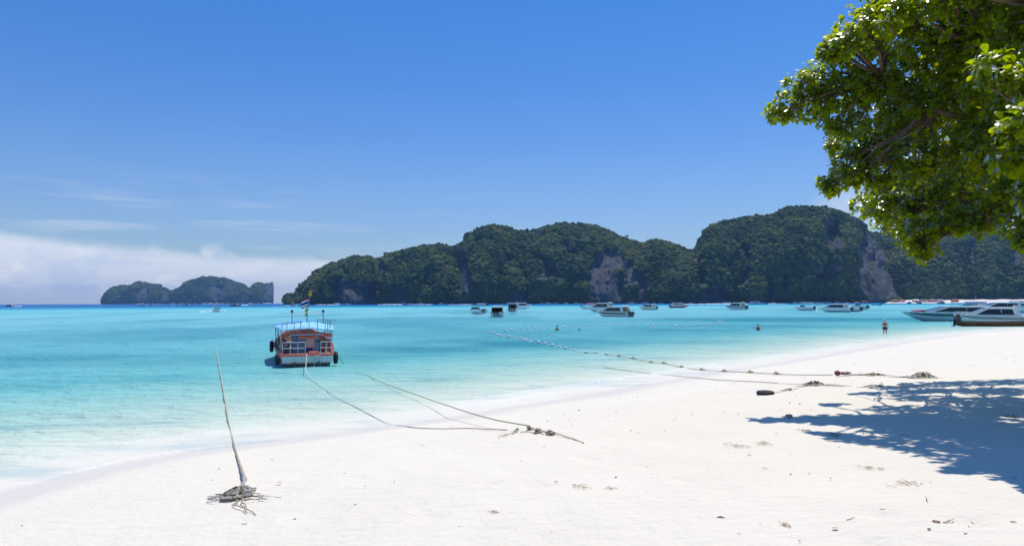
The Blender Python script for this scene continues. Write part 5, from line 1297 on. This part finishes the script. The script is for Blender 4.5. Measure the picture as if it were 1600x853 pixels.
def leaf_template():
    # obovate leaf, folded along the midrib and drooping: x along, y across
    xs = [0, .18, .45, .72, .90, 1.0]; ws = [.03, .14, .27, .33, .22, .02]; dr = [0, .015, .02, -.02, -.09, -.16]
    V = []; Fc = []
    for x, w_, d in zip(xs, ws, dr): V += [(x, -w_, d + .10 * w_ * 2), (x, 0, d), (x, w_, d + .10 * w_ * 2)]
    for i in range(5):
        for j in range(2): Fc.append((i * 3 + j, i * 3 + j + 1, (i + 1) * 3 + j + 1, (i + 1) * 3 + j))
    return np.array(V), np.array(Fc)
def build_tree():
    rg = np.random.default_rng(5)
    base = Vector((14.0, 11.5, gz(14.0, 11.5)))
    t = thing('beach_tree', 'large broad-leaved tree leaning in from the right, shading the beach', 'tree', base, 0)
    # sub-crowns: pixel centre, distance, radius in pixels (the last ones lie outside the picture)
    B = [(1222, 170, 15.5, 30), (1250, 140, 15.6, 34), (1262, 165, 15.5, 34), (1290, 115, 15.4, 42), (1300, 155, 15.4, 40), (1325, 75, 15.3, 45), (1340, 130, 15.2, 50), (1300, 195, 15.2, 22), (1340, 195, 15.0, 36),
         (1375, 60, 15, 55), (1390, 20, 14.6, 50), (1400, 130, 14.8, 60), (1345, 235, 14.4, 36), (1320, 262, 14.2, 32), (1297, 288, 14.2, 20), (1340, 275, 14, 24), (1385, 240, 14.2, 45), (1375, 280, 13.8, 30), (1400, 190, 14.4, 50),
         (1380, 318, 13.2, 30), (1408, 335, 13, 34), (1440, 250, 13.6, 60), (1440, 310, 12.8, 48), (1425, 365, 12.3, 32), (1445, 385, 12.2, 26), (1460, 350, 12.2, 34), (1440, 170, 14, 60), (1450, 90, 14, 70), (1470, 30, 13.6, 70),
         (1500, 300, 12.5, 50), (1505, 335, 12.0, 38), (1510, 230, 13, 65), (1520, 140, 13, 70), (1540, 60, 12.6, 80), (1545, 345, 11.6, 32), (1570, 300, 11.4, 52), (1580, 220, 12, 70), (1590, 140, 11.6, 70), (1600, 340, 11, 40), (1610, 60, 11.4, 90),
         (1600, 372, 10.6, 16), (1592, 240, 8.9, 38), (1602, 190, 8.6, 38), (1612, 300, 8.7, 32), (1605, 120, 9.2, 38), (1560, 100, 9.5, 40),
         (1410, -50, 14.4, 70), (1480, -70, 13.4, 90), (1570, -60, 12.4, 110), (1660, 0, 11.4, 110), (1680, 140, 11.4, 110), (1670, 260, 11, 90), (1660, 340, 10.6, 60), (1700, 220, 10, 100), (1700, 80, 9.9, 120),
         (1760, 320, 10, 90), (1780, 160, 10, 130), (1780, 0, 11, 140), (1880, 100, 11, 160), (1880, 280, 10.5, 130), (1980, 180, 11.5, 170), (1560, -180, 13.5, 120), (1690, -150, 12.5, 140), (1850, -120, 12, 170), (2050, 40, 12.5, 190),
         (1500, 180, 15.5, 80), (1600, 100, 15.5, 110), (1560, 250, 14.5, 70), (1700, 100, 15, 140), (1640, 270, 13.8, 70), (1740, -60, 14.8, 150), (1800, 220, 13.8, 120), (1720, 320, 12.8, 60)]
    ctrs = [(at(x, y, D), r * D / F) for x, y, D, r in B]; n_seen = len(ctrs)
    # sub-crowns high up or farther back, found from where their shade lies on the sand: pixel, height, radius
    for x, y, h, r in ((1400, 606, 4.6, .7), (1425, 612, 5.4, .7), (1470, 610, 5.6, .8), (1530, 610, 5.8, .9), (1590, 612, 6.0, 1.0), (1450, 601, 4.8, .8), (1560, 730, 7.6, .5), (1520, 722, 7.6, .45), (1560, 655, 7.0, .9), (1610, 722, 7.5, .5), (1600, 740, 7.5, .32), (1370, 655, 7.0, .6), (1500, 599, 5.0, .8), (1550, 597, 5.2, .8), (1600, 596, 5.4, .9), (1660, 596, 5.6, 1.0), (1360, 615, 5.0, .5), (1300, 632, 6.3, .35),
                       (1430, 622, 5.2, .8), (1500, 625, 5.4, .9), (1580, 625, 5.6, 1.0), (1660, 630, 5.6, 1.1), (1400, 640, 6.2, .8), (1480, 650, 6.6, .8),
                       (1290, 676, 7.4, .30), (1318, 681, 7.4, .42), (1360, 686, 7.5, .55), (1410, 695, 7.6, .55), (1450, 680, 7.5, .7), (1480, 705, 7.6, .6), (1540, 712, 7.6, .6), (1600, 700, 7.4, .9), (1590, 730, 7.5, .5),
                       (1500, 736, 7.3, .20), (1530, 733, 7.3, .26), (1570, 735, 7.3, .25), (1620, 735, 7.2, .3), (1540, 675, 7.2, .8), (1640, 672, 7.0, .8), (1700, 690, 7.0, .8)):
        g0 = S(x, y); ctrs.append((g0 + SD * (h / SD.z), r))
    V0, F0 = leaf_template()
    P = []; Q = []; sc_ = []
    for ci, (c, r) in enumerate(ctrs):
        c = np.array(c)
        n_tw = int(34 * max(r, .35) ** 2 / .36 * (1.12 if ci < n_seen else 1.08 if c[2] < 8 else .82)) + 10
        dirs = rg.normal(size=(n_tw, 3)); dirs /= np.linalg.norm(dirs, axis=1, keepdims=True)
        rad = r * rg.random(n_tw) ** .38 * (.82 + .3 * rg.random(n_tw))
        tip = c + dirs * rad[:, None] * np.array([1, 1, .86])
        for k in range(n_tw):
            nl = rg.integers(9, 15)
            # twig direction: outward and up
            ax = dirs[k] * .8 + np.array([-.15, -.1, .55]); ax /= np.linalg.norm(ax)
            e1 = np.cross(ax, [0.3, .2, 1]); e1 /= np.linalg.norm(e1) + 1e-9; e2 = np.cross(ax, e1)
            ph = rg.random() * 6.28
            for j in range(nl):
                a = ph + j * 2.4; out = .45 + .55 * j / nl
                d = (e1 * math.cos(a) + e2 * math.sin(a)) * out + ax * (1.05 - out) + rg.normal(size=3) * .16
                d[2] -= .18
                d /= np.linalg.norm(d)
                # leaf plane: normal leans up / to the twig axis
                nrm = ax * .5 + np.array([0, 0, .75]) + rg.normal(size=3) * .35; nrm -= d * (nrm @ d); nrm /= np.linalg.norm(nrm) + 1e-9
                s = np.cross(nrm, d)
                Q.append(np.stack([d, s, nrm], 1)); P.append(tip[k] - ax * .10 * (j / nl) + rg.normal(size=3) * .012)
                sc_.append(rg.uniform(.075, .17))
    P = np.array(P); Q = np.array(Q); sc_ = np.array(sc_)
    # the 300 leaves that show largest in the picture are single parts
    rel = P - np.array([0, 0, CZ]); cam_ = rel @ CR          # camera space
    px = 800 + F * cam_[:, 0] / -cam_[:, 2]; py = 426.5 - F * cam_[:, 1] / -cam_[:, 2]
    near = np.where((px < 1598) & (py > 2) & (py < 850), sc_ / -cam_[:, 2], 0)
    big = set(np.argsort(-near)[:300].tolist())
    keep = np.array([i not in big for i in range(len(P))])
    Pk, Qk, Sk = P[keep] - np.array(base), Q[keep], sc_[keep]
    VV = np.einsum('nij,vj->nvi', Qk, V0) * Sk[:, None, None] + Pk[:, None, :]
    FF = F0[None] + (np.arange(len(Pk)) * len(V0))[:, None, None]
    o = np_mesh('foliage', VV.reshape(-1, 3), FF.reshape(-1, 4), LEAFM, True, parent=t); o['kind'] = 'stuff'
    me = bpy.data.meshes.new('leaf'); me.from_pydata(V0.tolist(), [], F0.tolist()); me.materials.append(LEAFM)
    me.polygons.foreach_set('use_smooth', [True] * len(me.polygons))
    for i in big:
        l = bpy.data.objects.new('leaf', me); COL.objects.link(l); l.parent = t
        M = Matrix([list(Q[i][r_]) for r_ in range(3)]).to_4x4(); M = Matrix.Translation(Vector(P[i]) - base) @ M @ Matrix.Scale(float(sc_[i]), 4)
        l.matrix_local = M
    # trunk and limbs
    def wob(a, c, n, k, sd):
        qq = random.Random(sd); out = []
        for i in range(n + 1):
            u = i / n; p = Vector(a).lerp(Vector(c), u); e = k * math.sin(u * math.pi)
            out.append(p + Vector((qq.uniform(-1, 1), qq.uniform(-1, 1), qq.uniform(-.3, 1))) * e)
        return out
    fork = Vector((12.3, 12.2, 5.2)) - base
    tr = wob((0, 0, -.3), fork, 8, .10, 1); MB().tube(tr, [.42 - .018 * i for i in range(9)], 14).build('trunk', bark, t, True)
    hub = []
    main = [(at(1560, 322, 12.0), .13), (at(1462, 172, 13.6), .12), (at(1545, 80, 13), .12), (at(1700, 60, 11.5), .14), (at(1800, 150, 12), .14), (at(1640, 300, 9.5), .10), (at(1380, 120, 14.8), .09)]
    for k, (e, r) in enumerate(main):
        e = e - base; path = wob(fork, e, 9, .16, 10 + k)
        MB().tube(path, [r * 1.5 - (r * 1.1) * i / 9 for i in range(10)], 9).build('limb', bark, t, True); hub.append((e, path))
    br = MB()
    allp = [p for _, pth in hub for p in pth[3:]]
    for k, (c, r) in enumerate(ctrs):
        c = c - base; p = min(allp, key=lambda v: (v - c).length)
        path = wob(p, c, 6, .10 * (c - p).length * .5, 60 + k); br.tube(path, [.05 - .006 * i for i in range(7)], 6)
        qq = random.Random(k)
        for j in range(7):
            a, b2, g = qq.gauss(0, 1), qq.gauss(0, 1), qq.gauss(.2, 1); d = Vector((a, b2, g)).normalized() * r * .85
            br.tube(wob(path[-1 - (j % 3)], c + d, 4, .04, k * 9 + j), [.018, .015, .012, .009, .006], 5)
    o = br.build('branches', bark, t, True)
    print('leaves', len(P))
build_tree()
